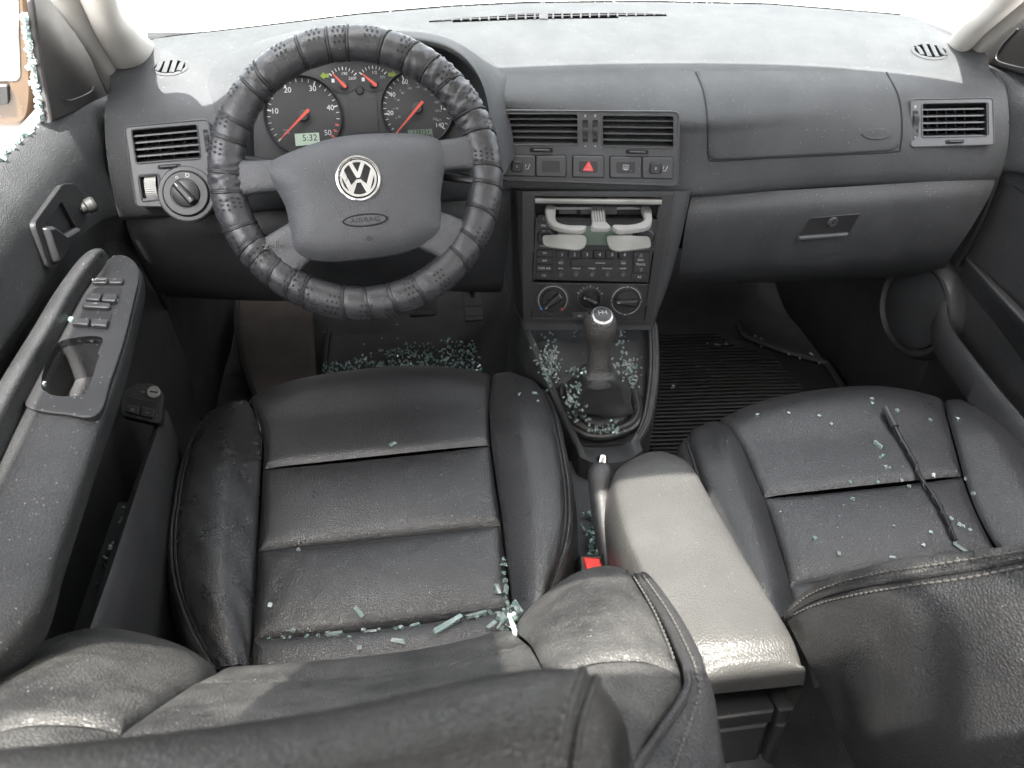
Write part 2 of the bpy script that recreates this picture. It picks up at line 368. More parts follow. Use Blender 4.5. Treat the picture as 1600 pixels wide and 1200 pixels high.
# ================================================================== ground outside and the car's shell
g = MB().grid([[(-60, -60, -.42), (60, -60, -.42)], [(-60, 60, -.42), (60, 60, -.42)]]).build('ground', M['concrete'])
tag(g, kind='structure')
FAR = [(-.69, .205), (-.645, .293), (-.5, .352), (-.336, .424), (-.178, .47), (-.035, .492), (.185, .494), (.427, .466), (.662, .374), (.69, .20)]
def yfar(x): return float(np.interp(x, [p[0] for p in FAR], [p[1] for p in FAR]))
# floor with front slope to the firewall
fl = []
for x in np.linspace(-.74, .74, 25):
    tun = max(0, 1-abs(x)/.13)**.6*.16 if abs(x) < .13 else 0
    fl.append([(x, -2.6, tun), (x, -1.2, tun), (x, -.5, tun), (x, .1, tun), (x, .45, tun), (x, .60, .02+tun), (x, .72, .14+tun*.6), (x, .80, .34), (x, .82, .58)])
fo = MB().grid([cr(r, np.linspace(0, 1, 60)) for r in fl]).build('floor', M['carpet'])
tag(fo, kind='structure')
body = thing('car_cabin', 'car cabin shell with pale pillar trims around the windscreen', 'car cabin', (0, -1.2, 0))
rf = []
for x in np.linspace(-1, 1, 21):
    z = 1.255-.075*abs(x)**4
    rf.append([(x*.64, -.01-.08*x*x, z-.04), (x*.69, -.4, z), (x*.70, -1.2, z), (x*.68, -1.8, z-.02), (x*.60, -2.15, z-.06)])
rg_ = np.array([cr(r, np.linspace(0, 1, 160)) for r in [cr(np.array(rf)[:, j], np.linspace(0, 1, 161)) for j in range(5)] and np.stack([cr(np.array(rf)[:, j], np.linspace(0, 1, 161)) for j in range(5)], 1)])
rm_ = MB().grid(rg_)   # unseen roof; its openings are invented to place the sun patches
SUN_CUTS = ((-.675, -.49, -1.078, -.92), (-.315, -.15, -1.055, -.92), (-.15, .022, -1.03, -.74), (.030, .045, -1.12, -.97), (.055, .080, -1.13, -.97))
rm_.f = [f for f in rm_.f if not (lambda c: any(p[0] < c[0] < p[1] and p[2] < c[1] < p[3] for p in SUN_CUTS))(np.mean([rm_.v[i] for i in f], axis=0))]
rm_.build('roof', M['headliner'], body, thick=.03)
MB().grid([[(-.69, -1.13, 1.272), (0.2, -1.13, 1.272)], [(-.69, -.70, 1.272), (0.2, -.70, 1.272)]]).build('sun_cut_cover', M['suncut'], body)  # added sheet over the invented openings, weakens the sun
for s in (-1, 1):
    MB().grid([[(s*.715, -.72, .74), (s*.715, -.98, .74)], [(s*.70, -.75, .95), (s*.70, -.93, .95)], [(s*.64, -.76, 1.22), (s*.64, -.90, 1.22)]]).build('door_pillar', M['pillar'], body, thick=.05)
    MB().grid([[(s*.715, -1.75, .76), (s*.70, -2.7, .80)], [(s*.62, -1.80, 1.22), (s*.60, -2.15, 1.2)]]).build('rear_pillar', M['pillar'], body, thick=.05)
    MB().grid([[(s*.735, -.74, 0), (s*.735, -2.7, 0)], [(s*.735, -.74, .78), (s*.735, -2.7, .82)]]).build('rear_door_panel', M['doorlow'], body, thick=.04)
for s in (-1, 1):
    MB().grid([[(s*.73, -.9, -.02), (s*.73, .1, -.02), (s*.72, .5, -.02), (s*.68, .86, -.02)], [(s*.73, -.9, .10), (s*.73, .1, .10), (s*.72, .5, .10), (s*.68, .86, .10)], [(s*.735, .02, .5), (s*.735, .1, .5), (s*.72, .5, .5), (s*.68, .86, .5)], [(s*.735, .1, .72), (s*.735, .15, .72), (s*.72, .3, .70), (s*.68, .86, .62)]]).build('kick_panel', M['carpet'], body, thick=.02)
MB().grid([[(-.74, .84, -.02), (.74, .84, -.02)], [(-.74, .84, .4), (.74, .84, .4)], [(-.74, .62, .70), (.74, .62, .70)]]).build('bulkhead', M['carpet'], body, thick=.02)
MB().grid([[(-.74, -2.7, 0), (.74, -2.7, 0)], [(-.74, -2.6, .84), (.74, -2.6, .84)], [(-.7, -2.2, .86), (.7, -2.2, .86)]]).build('rear_shelf', M['doorlow'], body, thick=.03)
for s in (-1, 1):
    MB().grid([[(s*.765, .2, -.05), (s*.765, -1.0, -.05)], [(s*.768, .2, .4), (s*.768, -1.0, .4)], [(s*.755, .1, .765), (s*.755, -1.0, .775)]]).build('outer_door_skin', M['tan'], body, thick=.004)
# windscreen
ws = []
for i, t in enumerate(np.linspace(-1, 1, 25)):
    x = t*.665; y0 = yfar(x)+.012
    ws.append([(x, y0, .782), (x*.95, y0*.55-.02, 1.0), (x*.86, 0.01-.08*t*t, 1.215)])
wso = MB().grid([cr(r, np.linspace(0, 1, 10)) for r in ws])
w = wso.build('windscreen', M['glass']); tag(w, 'curved front windscreen glass above the dashboard', 'windscreen')
# black dotted print band along the foot of the glass
mf = bpy.data.materials.new('frit_band'); mf.use_nodes = True; N = mf.node_tree.nodes; L = mf.node_tree.links
b = N['Principled BSDF']; b.inputs['Base Color'].default_value = (.10, .10, .10, 1); b.inputs['Roughness'].default_value = .5
tcx = N.new('ShaderNodeTexCoord'); vo = N.new('ShaderNodeTexVoronoi'); vo.inputs['Scale'].default_value = 260; vo.inputs['Randomness'].default_value = .5; L.new(tcx.outputs['Object'], vo.inputs['Vector'])
lt = N.new('ShaderNodeMath'); lt.operation = 'LESS_THAN'; lt.inputs[1].default_value = .78; L.new(vo.outputs['Distance'], lt.inputs[0]); L.new(lt.outputs[0], b.inputs['Alpha'])
fb = []
for t in np.linspace(-.98, .98, 60):
    x = t*.665; y0 = yfar(x)+.004
    fb.append([(x, y0, .775), (x*.998, y0-.003, .785), (x*.996, y0-.004, .787)])
MB().grid(fb).build('print_band', mf, w)

# pillar trims beside the windscreen
def pillar(side, outer, inner, rest, name, label, m, bulge, cat='pillar trim'):
    rows = []
    for o, i in zip(outer, inner):
        o = np.array(o); i = np.array(i); n = np.cross(i-o, np.array([0, -.69, .72])); n /= np.linalg.norm(n)
        if n@(CAM-o) < 0: n = -n
        rows.append([o+(i-o)*t+n*bulge*math.sin(math.pi*t)**.7 for t in np.linspace(0, 1, 13)])
    mb = MB().grid([list(r) for r in np.stack([cr(np.array(rows)[:, j], np.linspace(0, 1, 30)) for j in range(13)], 1)])
    return mb.build(name, m, body, thick=.006, label=label)
ptop = lambda s, a: (s*a, -.26, 1.215)
pillar(-1, [U(199, 134, x=-.69), U(157, 63, x=-.675), U(128, 0, x=-.665), (-.655, -.05, 1.03), (-.60, -.27, 1.215)], [U(243, 74, x=-.645), U(207, 40, x=-.64), U(180, 0, x=-.632), (-.60, 0.0, 1.03), (-.545, -.25, 1.225)], None, 'pillar_trim', 'pale grey windscreen pillar trim at the left above the dimmer switch', M['pillar'], .018)
pillar(-1, [U(166, 143, x=-.71), U(133, 67, x=-.70), U(83, 0, x=-.70), (-.69, -.12, 1.03), (-.64, -.33, 1.2)], [U(194, 130, x=-.692), U(156, 63, x=-.678), U(127, 0, x=-.668), (-.658, -.05, 1.03), (-.60, -.27, 1.213)], None, 'door_frame_trim', 'pale grey door frame strip behind the left mirror triangle', M['seal'], .012, 'door frame')
pillar(1, [U(1508, 86, x=.69), U(1540, 50, x=.675), U(1597, 0, x=.665), (.655, -.05, 1.03), (.60, -.27, 1.215)], [U(1478, 70, x=.66), U(1508, 34, x=.645), U(1548, 0, x=.635), (.60, 0.0, 1.03), (.545, -.25, 1.225)], None, 'pillar_trim', 'pale grey windscreen pillar trim at the right end of the dashboard', M['pillar'], .018)
pillar(1, [U(1530, 98, x=.71), U(1557, 62, x=.70), U(1603, 22, x=.70), (.69, -.12, 1.03), (.64, -.33, 1.2)], [U(1507, 87, x=.692), U(1539, 52, x=.678), U(1596, 1, x=.668), (.658, -.05, 1.03), (.60, -.27, 1.213)], None, 'door_frame_trim', 'pale grey door frame strip behind the right mirror triangle', M['seal'], .012, 'door frame')
# outside mirror seen through the broken side window
mr = thing('side_mirror', 'gold painted outside mirror beyond the broken driver window', 'mirror', (-.86, .3, .72))
fm = Frame(U(20, 75, x=-.86), turn=-12, tilt=4)
ho = rnd(fm.px([(-160, -60), (44, -60), (60, 150), (50, 205), (-160, 200)]), .03, 5)
MB().prism(fm, ho, -.09, 0, .012).build('housing', M['tan'], mr)
hg = rnd(fm.px([(-140, -40), (28, -40), (33, 126), (-140, 128)]), .012, 5)
MB().prism(fm, hg, 0.0, .002, .0008).build('mirror_pane', M['mirrorglass'], mr)
MB().prism(fm, rnd(fm.px([(-60, 132), (14, 130), (16, 160), (-60, 168)]), .004, 3), 0.0, .012, .002).build('trim_block', M['black'], mr)
# ================================================================== dashboard
dash = thing('dashboard', 'charcoal dashboard with air vents and airbag cover across the cabin', 'dashboard', (0, .1, .4))
FC = Frame((0, .071, .678), turn=10, tilt=13)        # centre vent panel
FL = Frame(U(205, 200, x=-.65), turn=0, tilt=30)     # left fascia
FRt = Frame(U(1545, 158, x=.65), turn=7, tilt=30)    # right vent
def planey(fr, x, z):
    return fr.o[1]-(fr.n[0]*(x-fr.o[0])+fr.n[2]*(z-fr.o[2]))/fr.n[1]
ZF = [.748, .738, .72, .70, .68, .66, .64, .625, .612, .604, .600]
YF = [.118, .098, .078, .062, .051, .043, .038, .036, .038, .045, .06]
def sst(a, b, x): t = min(1, max(0, (x-a)/(b-a))); return t*t*(3-2*t)
def facey(x, z, i):
    y = YF[i]+.016*(1-(x/.69)**2)
    w = (1-sst(.145, .46, abs(x))) if x > 0 else (1-sst(.14, .19, abs(x)))
    w *= sst(-.752, -.718, -z)
    if w > 0: y = y*(1-w)+(planey(FC, max(-.16, min(.16, x)), z)+.004+(.0 if i < 8 else [.002, .01, .025][i-8]))*w
    return y
XS = np.concatenate([np.linspace(-.69, -.66, 4), np.linspace(-.645, .645, 259), np.linspace(.66, .69, 4)])
skin = []
for x in XS:
    yf = yfar(x); yc = .152+.045*(1-(abs(x)/.69)**2); e = max(0, (abs(x)-.60)/.09)**2
    prof = [(yf+.02, .74), (yf, .783), (yf-(yf-yc)*.3, .789-.012*e), (yf-(yf-yc)*.65, .782-.01*e), (yc, .764-.006*e), (yc-.025, .755-.005*e)]
    prof = [np.array([x, a, b]) for a, b in prof]
    for i, z in enumerate(ZF): prof.append(np.array([x, facey(x, z, i), z]))
    skin.append(cr(prof, np.linspace(0, 1, 190)))
rectC = [(786, 171), (1061, 174), (1059, 290), (783, 281)]
openL = [(205, 203), (308, 194), (314, 248), (213, 256)]; openR = [(1440, 162), (1542, 160), (1543, 213), (1440, 215)]
rotary = ell((291, 302), 31, 31, 24); dimmer = [(220, 277), (248, 274), (252, 309), (225, 312)]
arch = [(385, 260), (381, 190), (400, 130), (450, 92), (520, 76), (600, 74), (680, 84), (730, 118), (752, 180), (757, 262)]
sk = MB().grid(skin); SK = sk.bvh()
gtop = lambda s: (668+380*s, 33.5-11*s-9.5*math.sin(math.pi*s)*.8); gbot = lambda s: (668+380*s, 34.5-10.5*s+1.5*math.sin(math.pi*s))
def shrink(P, k): c = np.mean(P, axis=0); return [tuple(c+(np.array(p)-c)*k) for p in P]
sk.drop([shrink(rectC, .985), shrink(openL, 1.04), shrink(openR, 1.04), shrink(dimmer, .98), arch, ell((266, 106), 25.5, 10.6, 32, R(-6)), ell((1453, 81), 26.5, 10.6, 32, R(8)), [gtop(s) for s in np.linspace(.01, .99, 40)]+[gbot(s) for s in np.linspace(.99, .01, 40)]])
sk.build('upper_pad', M['dash'], dash, smooth=60)

def vent(fr, op, n, fins, parent, tab, h=.0):
    """air vent: housing with dark throat, horizontal blades and upright fins behind"""
    q = fr.px(op); v = MB()
    v.grid([[fr.w(p, h) for p in rnd(q, .004, 3)], [fr.w(p, h-.045) for p in rnd(q, .004, 3)]], closev=True)
    v.prism(fr, q, h-.048, h-.0455)
    vo = v.build('air_vent', M['void'], parent)
    P = lambda s, t: (q[0]*(1-s)+q[1]*s)*(1-t)+(q[3]*(1-s)+q[2]*s)*t
    for i in range(n):
        t = (i+.55)/n; a = P(.0, t); b = P(1, t); m = MB()
        A = [fr.w(a, h-.004), fr.w(b, h-.004), fr.w(b, h-.024), fr.w(a, h-.024)]; dv = fr.v*.0011; lift = [-fr.v*.0030, -fr.v*.0030, fr.v*.0035, fr.v*.0035]
        A = [x+l for x, l in zip(A, lift)]
        m.add([x+dv for x in A]+[x-dv for x in A], [(0, 1, 2, 3), (7, 6, 5, 4), (0, 4, 5, 1), (1, 5, 6, 2), (2, 6, 7, 3), (3, 7, 4, 0)])
        m.build('slat', M['slat'], vo, smooth=0)
    for i in range(fins):
        s = (i+.6)/fins; a = P(s, .02); b = P(s, .98); m = MB(); du = fr.u*.0008
        A = [fr.w(a, h-.026), fr.w(b, h-.026), fr.w(b, h-.044), fr.w(a, h-.044)]
        m.add([x+du for x in A]+[x-du for x in A], [(0, 1, 2, 3), (7, 6, 5, 4), (0, 4, 5, 1), (1, 5, 6, 2), (2, 6, 7, 3), (3, 7, 4, 0)])
        m.build('fin', M['black'], vo, smooth=0)
    t = fr.px(tab); MB().prism(fr, rnd(t, .0025, 3), h-.001, h+.0012, .0006).build('vent_tab_slot', M['void'], parent)
    c = t.mean(0); k = MB().prism(fr, rnd(c+(t-c)*np.array([.72, .45]), .0015, 3), h, h+.005, .001); k.build('vent_tab', M['slat'], parent)
    return vo
def thumb(fr, px, parent, h=0.0):
    q = fr.px(px); c = q.mean(0); hw = (q[:, 0].max()-q[:, 0].min())/2; hv = (q[:, 1].max()-q[:, 1].min())/2
    MB().prism(fr, rnd(q, .001, 2), h-.012, h+.0007).build('thumbwheel_slot', M['void'], parent)
    m = MB(); rad = hv*1.15; k = 22; row = []
    for i in range(k+1):
        a = -1.0+2.0*i/k
        for j, rr in ((0, rad), (.5, rad*.965)):
            aa = a+j*2.0/k
            if aa > 1.0: break
            row.append([fr.w((c[0]+s*hw*.72, c[1]+rr*math.sin(aa)), h-rad*.62+rr*math.cos(aa)*.86) for s in (-1, 1)])
    m.grid(row); m.build('thumbwheel', M['black'], parent, smooth=10)

# centre panel with two vents and a row of switches
outC = rnd(FC.px([(787, 172), (1060, 174), (1058, 289), (784, 280)]), .009, 5)
vL = [(791, 178), (903, 178), (903, 227), (791, 226)]; vR = [(941, 180), (1053, 181), (1053, 232), (941, 230)]
sw = [[(789, 242), (836, 243), (836, 275), (788, 274)], [(837.5, 243), (884, 243), (884, 276), (837.5, 275)], [(895, 243), (943, 244), (943, 277), (895, 276)], [(953, 244.5), (1002, 245), (1002, 278), (953, 277)], [(1003.5, 245), (1051, 246), (1051, 279), (1003.5, 278)]]
pl = MB().plate(FC, outC, [rnd(FC.px(vL), .004, 3), rnd(FC.px(vR), .004, 3)], -.012, .004)
pC = pl.build('centre_panel', M['fascia'], dash, smooth=30)
# raised rim of the panel
FC4 = FC.off(.004)
MB().tube([FC4.w(p, 0) for p in outC], .0016, 6, closed=True).build('panel_rim', M['fascia'], dash)
for op, tab in ((vL, [(828, 230.5), (864, 231), (864, 238), (828, 237.5)]), (vR, [(978, 233), (1013, 234), (1013, 241), (978, 240)])): vent(FC4, op, 5, 5, dash, tab)
for op in (vL, vR):
    q = FC4.px(op); MB().tube([FC4.w(p, 0) for p in rnd(q, .004, 3)], .0011, 6, closed=True).build('vent_bezel', M['slat'], dash)
for x0 in (910.3, 925.8): thumb(FC4, [(x0, 187), (x0+8.2, 187), (x0+8, 222), (x0, 222)], dash)
tx = MB()
for x0 in (914.5, 930): letter(tx, FC4, '0', FC4.at(x0, 181), .0055, .0006); letter(tx, FC4, 'x', FC4.at(x0, 228), .0048, .0006)
tx.build('vent_marks', M['white'], dash)
for i, s in enumerate(sw):
    q = FC4.px(s); MB().prism(FC4, rnd(inset(q if area(q) > 0 else q[::-1], -.0012), .004, 4), -.002, .0006).build('switch_gap', M['void'], dash)
    b = MB().prism(FC4, rnd(q, .003, 4), 0, .0032, .0012).build('switch', M['fascia'], dash, label=['seat heater switch block', 'blank switch cover', 'hazard switch with red triangle', 'rear defroster switch', 'seat heater switch block'][i])
    c = q.mean(0); e = c+(q-c)*np.array([.60, .55])
    if i in (0, 4):
        k = FC4.at(s[0][0]+(19 if i == 0 else 20), s[0][1]+17); kn = MB().prism(FC4, rnd([k+np.array(z)*.0085 for z in ((-1, -.95), (1, -.95), (1, .95), (-1, .95))], .003, 3), .003, .0075, .0015); kn.build('heater_knob', M['black'], b)
        t = MB(); letter(t, FC4, '0', k, .005, .0078); k2 = FC4.at(s[0][0]+35, s[0][1]+18); t.tube([FC4.w(k2+np.array(z)*.004, .0036) for z in ((-.7, -.8), (.3, -.8), (.9, 1.0))], .0005, 4); t.tube([FC4.w(k2+np.array(z)*.004, .0036) for z in ((-.7, -.1), (-.5, .9))], .0004, 4); t.build('marking', M['white'], b)
    elif i == 1: MB().prism(FC4, rnd(e, .003, 4), .0031, .0036, .0003).build('recess', M['black'], b)
    elif i == 2:
        MB().prism(FC4, rnd(e, .003, 4), .0031, .0036, .0003).build('recess', M['black'], b)
        tri = lambda r: [c+np.array([r*math.cos(a), r*math.sin(a)-.001]) for a in (R(90), R(210), R(330))]
        MB().prism(FC4, rnd(tri(.0105), .003, 3), .0034, .0046, .0005).build('hazard_triangle', M['red'], b)
        t = MB()
        for r in (.0062, .0030): p = tri(r); t.tube([FC4.w(x, .0048) for x in p], .0004, 4, closed=True)
        t.build('marking', M['white'], b)
    else:
        MB().prism(FC4, rnd(e, .003, 4), .0031, .0036, .0003).build('recess', M['black'], b)
        t = MB(); t.tube([FC4.w(c+np.array(z)*.0042, .004) for z in ((-1, -.6), (1, -.6), (1, .9), (-1, .9))], .0004, 4, closed=True)
        for dx in (-.45, 0, .45): t.tube([FC4.w(c+np.array((dx+.12*math.sin(a*3), -1+.5*a))*.0042, .004) for a in np.linspace(0, 3, 8)], .00035, 4)
        t.build('marking', M['white'], b)
# left fascia: vent, dimmer wheel, rotary light switch
FL5 = FL.off(.004)
outL = rnd(FL.px([(196, 199), (326, 187), (336, 262), (331, 326), (268, 330), (254, 322), (214, 322)]), .006, 4)
MB().plate(FL, outL, [rnd(FL.px(openL), .004, 3), rnd(FL.px([(219, 277), (247, 274), (250, 308), (224, 311)]), .002, 3)], -.02, .004).build('left_panel', M['fascia'], dash, smooth=30)
MB().tube([FL5.w(p, 0) for p in outL], .0014, 6, closed=True).build('panel_rim', M['fascia'], dash)
vent(FL5, openL, 5, 5, dash, [(246, 258), (282, 255.5), (283, 262.5), (247, 265)])
q = FL5.px(openL); MB().tube([FL5.w(p, 0) for p in rnd(q, .004, 3)], .0011, 6, closed=True).build('vent_bezel', M['slat'], dash)
thumb(FL5, [(317, 203), (324, 202), (329, 237), (322, 238)], dash)
dm = FL5.px([(219, 277), (247, 274), (250, 308), (224, 311)])
MB().tube([FL5.w(p, 0) for p in rnd(FL5.px([(216, 274), (248, 271), (253, 311), (222, 315)]), .004, 4)], .0016, 6, closed=True).build('dimmer_frame', M['fascia'], dash)
c = dm.mean(0); rows = []
for i in range(26):
    a = -1.1+2.2*i/25; rr = .0165 if i % 2 else .0158
    rows.append([FL5.w((c[0]+s*.0075, c[1]+rr*math.sin(a)), -.010+rr*math.cos(a)*.7) for s in (-1, 1)])
MB().grid(rows).build('dimmer_wheel', M['silver'], dash, smooth=10)
MB().box(FL5, c[0]-.011, c[0]+.011, c[1]-.016, c[1]+.016, -.019, -.0185).build('dimmer_back', M['void'], dash)
rc = FL5.at(292, 303); rcw = FL5.w(rc, 0)
MB().lathe(rcw, FL5.n, [(.0385, -.012), (.0385, .001), (.0365, .0030), (.0318, .0032), (.0313, .002)], 40).build('switch_surround', M['fascia'], dash)
lsw = MB().lathe(rcw, FL5.n, [(.0308, -.01), (.0308, .005), (.0290, .0075), (.0205, .0075), (.0200, .006), (.0190, .006), (.0185, .0085), (.017, .0095), (0.0005, .0098)], 40).build('light_switch', M['black'], dash)
ax = np.array([math.cos(R(-52)), math.sin(R(-52))]); bx = np.array([-ax[1], ax[0]])
MB().prism(FL5, rnd([rc+ax*a*.0178+bx*b_*.0050 for a, b_ in ((-1, -1), (1, -1.15), (1, 1.15), (-1, 1))], .0035, 3), .008, .019, .003).build('switch_grip', M['black'], lsw)
t = MB(); t.tube([FL5.w(rc-ax*.017, .0195), FL5.w(rc-ax*.011, .0195)], .0009, 5)
for a, s in ((112, 'o'), (78, 'D'), (-50, '*')): letter(t, FL5, s, rc+np.array([math.cos(R(a)), math.sin(R(a))])*.0245 if a > 0 else rc+ax*.012, .008, .0080 if a > 0 else .0196)
t.build('switch_marks', M['white'], lsw)
# right vent
FR5 = FRt.off(.004)
outR = rnd(FRt.px([(1421, 156), (1549, 154), (1551, 226), (1421, 230)]), .006, 4)
MB().plate(FRt, outR, [rnd(FRt.px(openR), .004, 3)], -.02, .004).build('right_panel', M['fascia'], dash, smooth=30)
MB().tube([FR5.w(p, 0) for p in outR], .0014, 6, closed=True).build('panel_rim', M['fascia'], dash)
vent(FR5, openR, 5, 7, dash, [(1477, 219), (1506, 218), (1506, 224), (1477, 225)])
q = FR5.px(openR); MB().tube([FR5.w(p, 0) for p in rnd(q, .004, 3)], .0011, 6, closed=True).build('vent_bezel', M['slat'], dash)
thumb(FR5, [(1426.5, 173), (1434.5, 173), (1434.5, 207), (1426.5, 207)], dash)
t = MB(); letter(t, FR5, '0', FR5.at(1430, 167), .006, .0006); letter(t, FR5, 'x', FR5.at(1430, 214), .005, .0006); t.build('vent_marks', M['white'], dash)

# passenger airbag cover lying in the pad
def drape(rows, nu, nv, off, bv=SK):
    """a sheet of pixel control points laid on a surface, off above it"""
    G = surf([[(p[0], p[1], 0) for p in r] for r in rows], nu, nv); out = np.zeros((nu, nv, 3))
    for i in range(nu):
        for j in range(nv):
            o = off(i/(nu-1), j/(nv-1)) if callable(off) else off
            h = on(bv, G[i, j, 0], G[i, j, 1], o); out[i, j] = h if h is not None else out[i, j-1]
    return out
ab = [[(1087, 113), (1180, 113), (1290, 113), (1385, 114)], [(1100, 148), (1190, 146), (1300, 144), (1402, 145)], [(1105, 190), (1195, 188), (1300, 186), (1409, 184)], [(1105, 235), (1195, 230), (1300, 226), (1408, 220)], [(1112, 251), (1195, 247), (1300, 242), (1398, 236)]]
abo = lambda u, v: .0026-.0034*math.exp(-min(v, 1-v)*70)-(.0034*math.exp(-(1-u)*45))
MB().grid(drape(ab, 60, 90, abo)).build('airbag_cover', M['dash'], dash, smooth=60)
edge = [(1087, 113), (1098, 140), (1104, 175), (1106, 220), (1107, 243), (1118, 251), (1195, 247), (1300, 242), (1395, 237), (1407, 228), (1409, 185), (1403, 148), (1385, 113)]
E3 = [on(SK, *p, .0003) for p in path([(a, b, 0) for a, b in edge], 120)[:, :2]]
MB().tube(E3, .0013, 5).build('cover_seam', M['void'], dash)
# crease across the passenger side where the top turns into the face
cp, cn = on(SK, 1368, 210, .0028, True); fo_ = Frame.axes(cp, (1, -.1, 0), cn)
MB().prism(fo_, ell((0, 0), .0245, .0085, 32), -.002, .0012, .0008).build('airbag_badge', M['dash'], dash)
t = MB(); letter(t, fo_, 'AIRBAG', (0, 0), .0085, .0016, wide=.034); t.build('badge_letters', M['dash'], dash)
# round demister outlets
for (c, rx, ry, rot, sl) in (((266, 106), 27, 11.5, R(-6), -.62), ((1453, 81), 28, 11.5, R(8), .9)):
    E = ell(c, rx*1.07, ry*1.1, 40, rot); E2 = ell(c, rx*.9, ry*.86, 40, rot)
    o3 = [on(SK, *p, .001) for p in E]; i3 = [on(SK, *p, .0022) for p in E2]; i4 = [on(SK, *p, -.012) for p in E2]
    i4 = [on(SK, *p, -.03) for p in E2]; dv = MB().grid([o3, i3], closev=True).build('demister_ring', M['dash'], dash); MB().grid([i3, i4], closev=True).build('demister_wall', M['void'], dv)
    bk = [on(SK, *p, -.022) for p in E]; m = MB(); m.add(bk, [tuple(range(len(bk)))]); m.build('demister_throat', M['void'], dv, smooth=0)
    for k in range(4):
        s = -.72+.48*k; m = MB(); pts = []
        for v in np.linspace(-1, 1, 9):
            uu = s+sl*v*.28; lim = math.sqrt(max(0, 1-uu*uu))
            qx = rx*.9*uu; qy = ry*.86*v*lim; pts.append(on(SK, c[0]+qx*math.cos(rot)-qy*math.sin(rot), c[1]+qx*math.sin(rot)+qy*math.cos(rot), .0022))
        m.tube(pts, .0040, 6, flat=.5, up=(0, 0, 1)); m.build('demister_slat', M['dash'], dv)
# long defroster grille at the foot of the windscreen
top = lambda s: (668+380*s, 33.5-11*s-9.5*math.sin(math.pi*s)*.8); bot = lambda s: (668+380*s, 34.5-10.5*s+1.5*math.sin(math.pi*s))
G = [[on(SK, *top(s), -.025)+np.array([0, .02, 0]) for s in np.linspace(0, 1, 50)], [on(SK, *bot(s), -.025)-np.array([0, .02, 0]) for s in np.linspace(0, 1, 50)]]
tp = [on(SK, *top(s), -.0005)+np.array([0, .004, 0]) for s in np.linspace(0, 1, 50)]; bt = [on(SK, *bot(s), -.0005)-np.array([0, .002, 0]) for s in np.linspace(0, 1, 50)]
dg = MB().grid([tp]+G+[bt]).build('defroster_grille', M['void'], dash, smooth=0)
for k in range(26):
    s = (k+.7)/26.5; a, b = top(s), bot(s); w0 = 4.6 if k == 12 else 1.0
    p = [on(SK, a[0]+(b[0]-a[0])*t-w0*.2, a[1]+(b[1]-a[1])*t, .0016) for t in (0, .5, 1)]
    MB().tube(p, .0016*(1 if w0 < 2 else 5), 5, flat=.6 if w0 < 2 else .12, up=(0, 0, 1)).build('grille_bar', M['dash'], dg)
for f in (.30, .64):
    MB().tube([on(SK, top(s)[0], top(s)[1]+(bot(s)[1]-top(s)[1])*f, .0018) for s in np.linspace(.02, .98, 50)], .0010, 5).build('grille_bar', M['dash'], dg)

# glovebox, knee panel, lower dash
gb = [[(1081, 306, .046), (1250, 296, .047), (1400, 287, .045), (1557, 276, .04)], [(1074, 336, .030), (1248, 327, .031), (1400, 319, .03), (1545, 309, .026)], [(1066, 386, .026), (1243, 378, .027), (1397, 369, .026), (1516, 358, .022)], [(1062, 426, .036), (1240, 419, .037), (1390, 410, .036), (1488, 400, .033)], [(1062, 443, .075), (1240, 436, .075), (1388, 428, .075), (1475, 420, .07)], [(1064, 446, .14), (1240, 440, .14), (1385, 434, .14), (1465, 428, .13)]]
GBm = MB().grid(surf([[U(a, b, y=c) for a, b, c in r] for r in gb], 50, 60)); GB = GBm.bvh(); gbo = GBm.build('glovebox_door', M['dashlow'], dash, smooth=60)
cp, cn = on(GB, 1296, 352, .0, True); fg = Frame.axes(cp, (1, -.05, 0), cn)
MB().prism(fg, rnd(fg.px([(1266, 340), (1344, 333), (1326, 364), (1248, 370)]), .002, 3), .0003, .0016, .0006).build('latch_recess', M['black'], gbo)
MB().prism(fg, rnd(fg.px([(1246, 368), (1324, 362), (1322, 368), (1245, 374)]), .0015, 3), .001, .007, .002).build('latch_lever', M['fascia'], gbo)
MB().lathe(fg.w(fg.at(1300, 346), .001), fg.n, [(.0085, 0), (.0085, .003), (.0068, .004), (.0066, .0025), (.0005, .0025)], 24).build('lock', M['slat'], gbo)
MB().box(fg, *(lambda p: (p[0]-.0008, p[0]+.0008, p[1]-.0035, p[1]+.0035))(fg.at(1300, 346)), .003, .0042).build('keyhole', M['chrome'], gbo)
# knee panel on the driver's side
kp = [[(-.69, .062, .605), (-.5, .066, .600), (-.3, .070, .60), (-.115, .088, .60)], [(-.69, .058, .57), (-.5, .056, .56), (-.3, .060, .56), (-.118, .085, .56)], [(-.69, .085, .50), (-.5, .075, .48), (-.3, .08, .48), (-.122, .09, .48)], [(-.69, .13, .43), (-.5, .13, .40), (-.3, .14, .40), (-.125, .12, .40)], [(-.69, .22, .40), (-.5, .25, .38), (-.3, .26, .38), (-.125, .24, .37)], [(-.69, .5, .55), (-.5, .55, .55), (-.3, .55, .55), (-.125, .5, .5)]]
MB().grid(surf(kp, 40, 50)).build('knee_panel', M['dashlow'], dash, smooth=60)
rp = [[(.17, .07, .604), (.4, .07, .604), (.69, .06, .604)], [(.18, .10, .52), (.4, .09, .52), (.68, .08, .52)], [(.18, .14, .46), (.4, .14, .455), (.66, .13, .46)], [(.18, .40, .44), (.4, .40, .44), (.66, .35, .44)], [(.18, .62, .5), (.4, .62, .5), (.66, .6, .5)]]
MB().grid(surf(rp, 30, 30)).build('under_tray', M['dashlow'], dash, smooth=60)
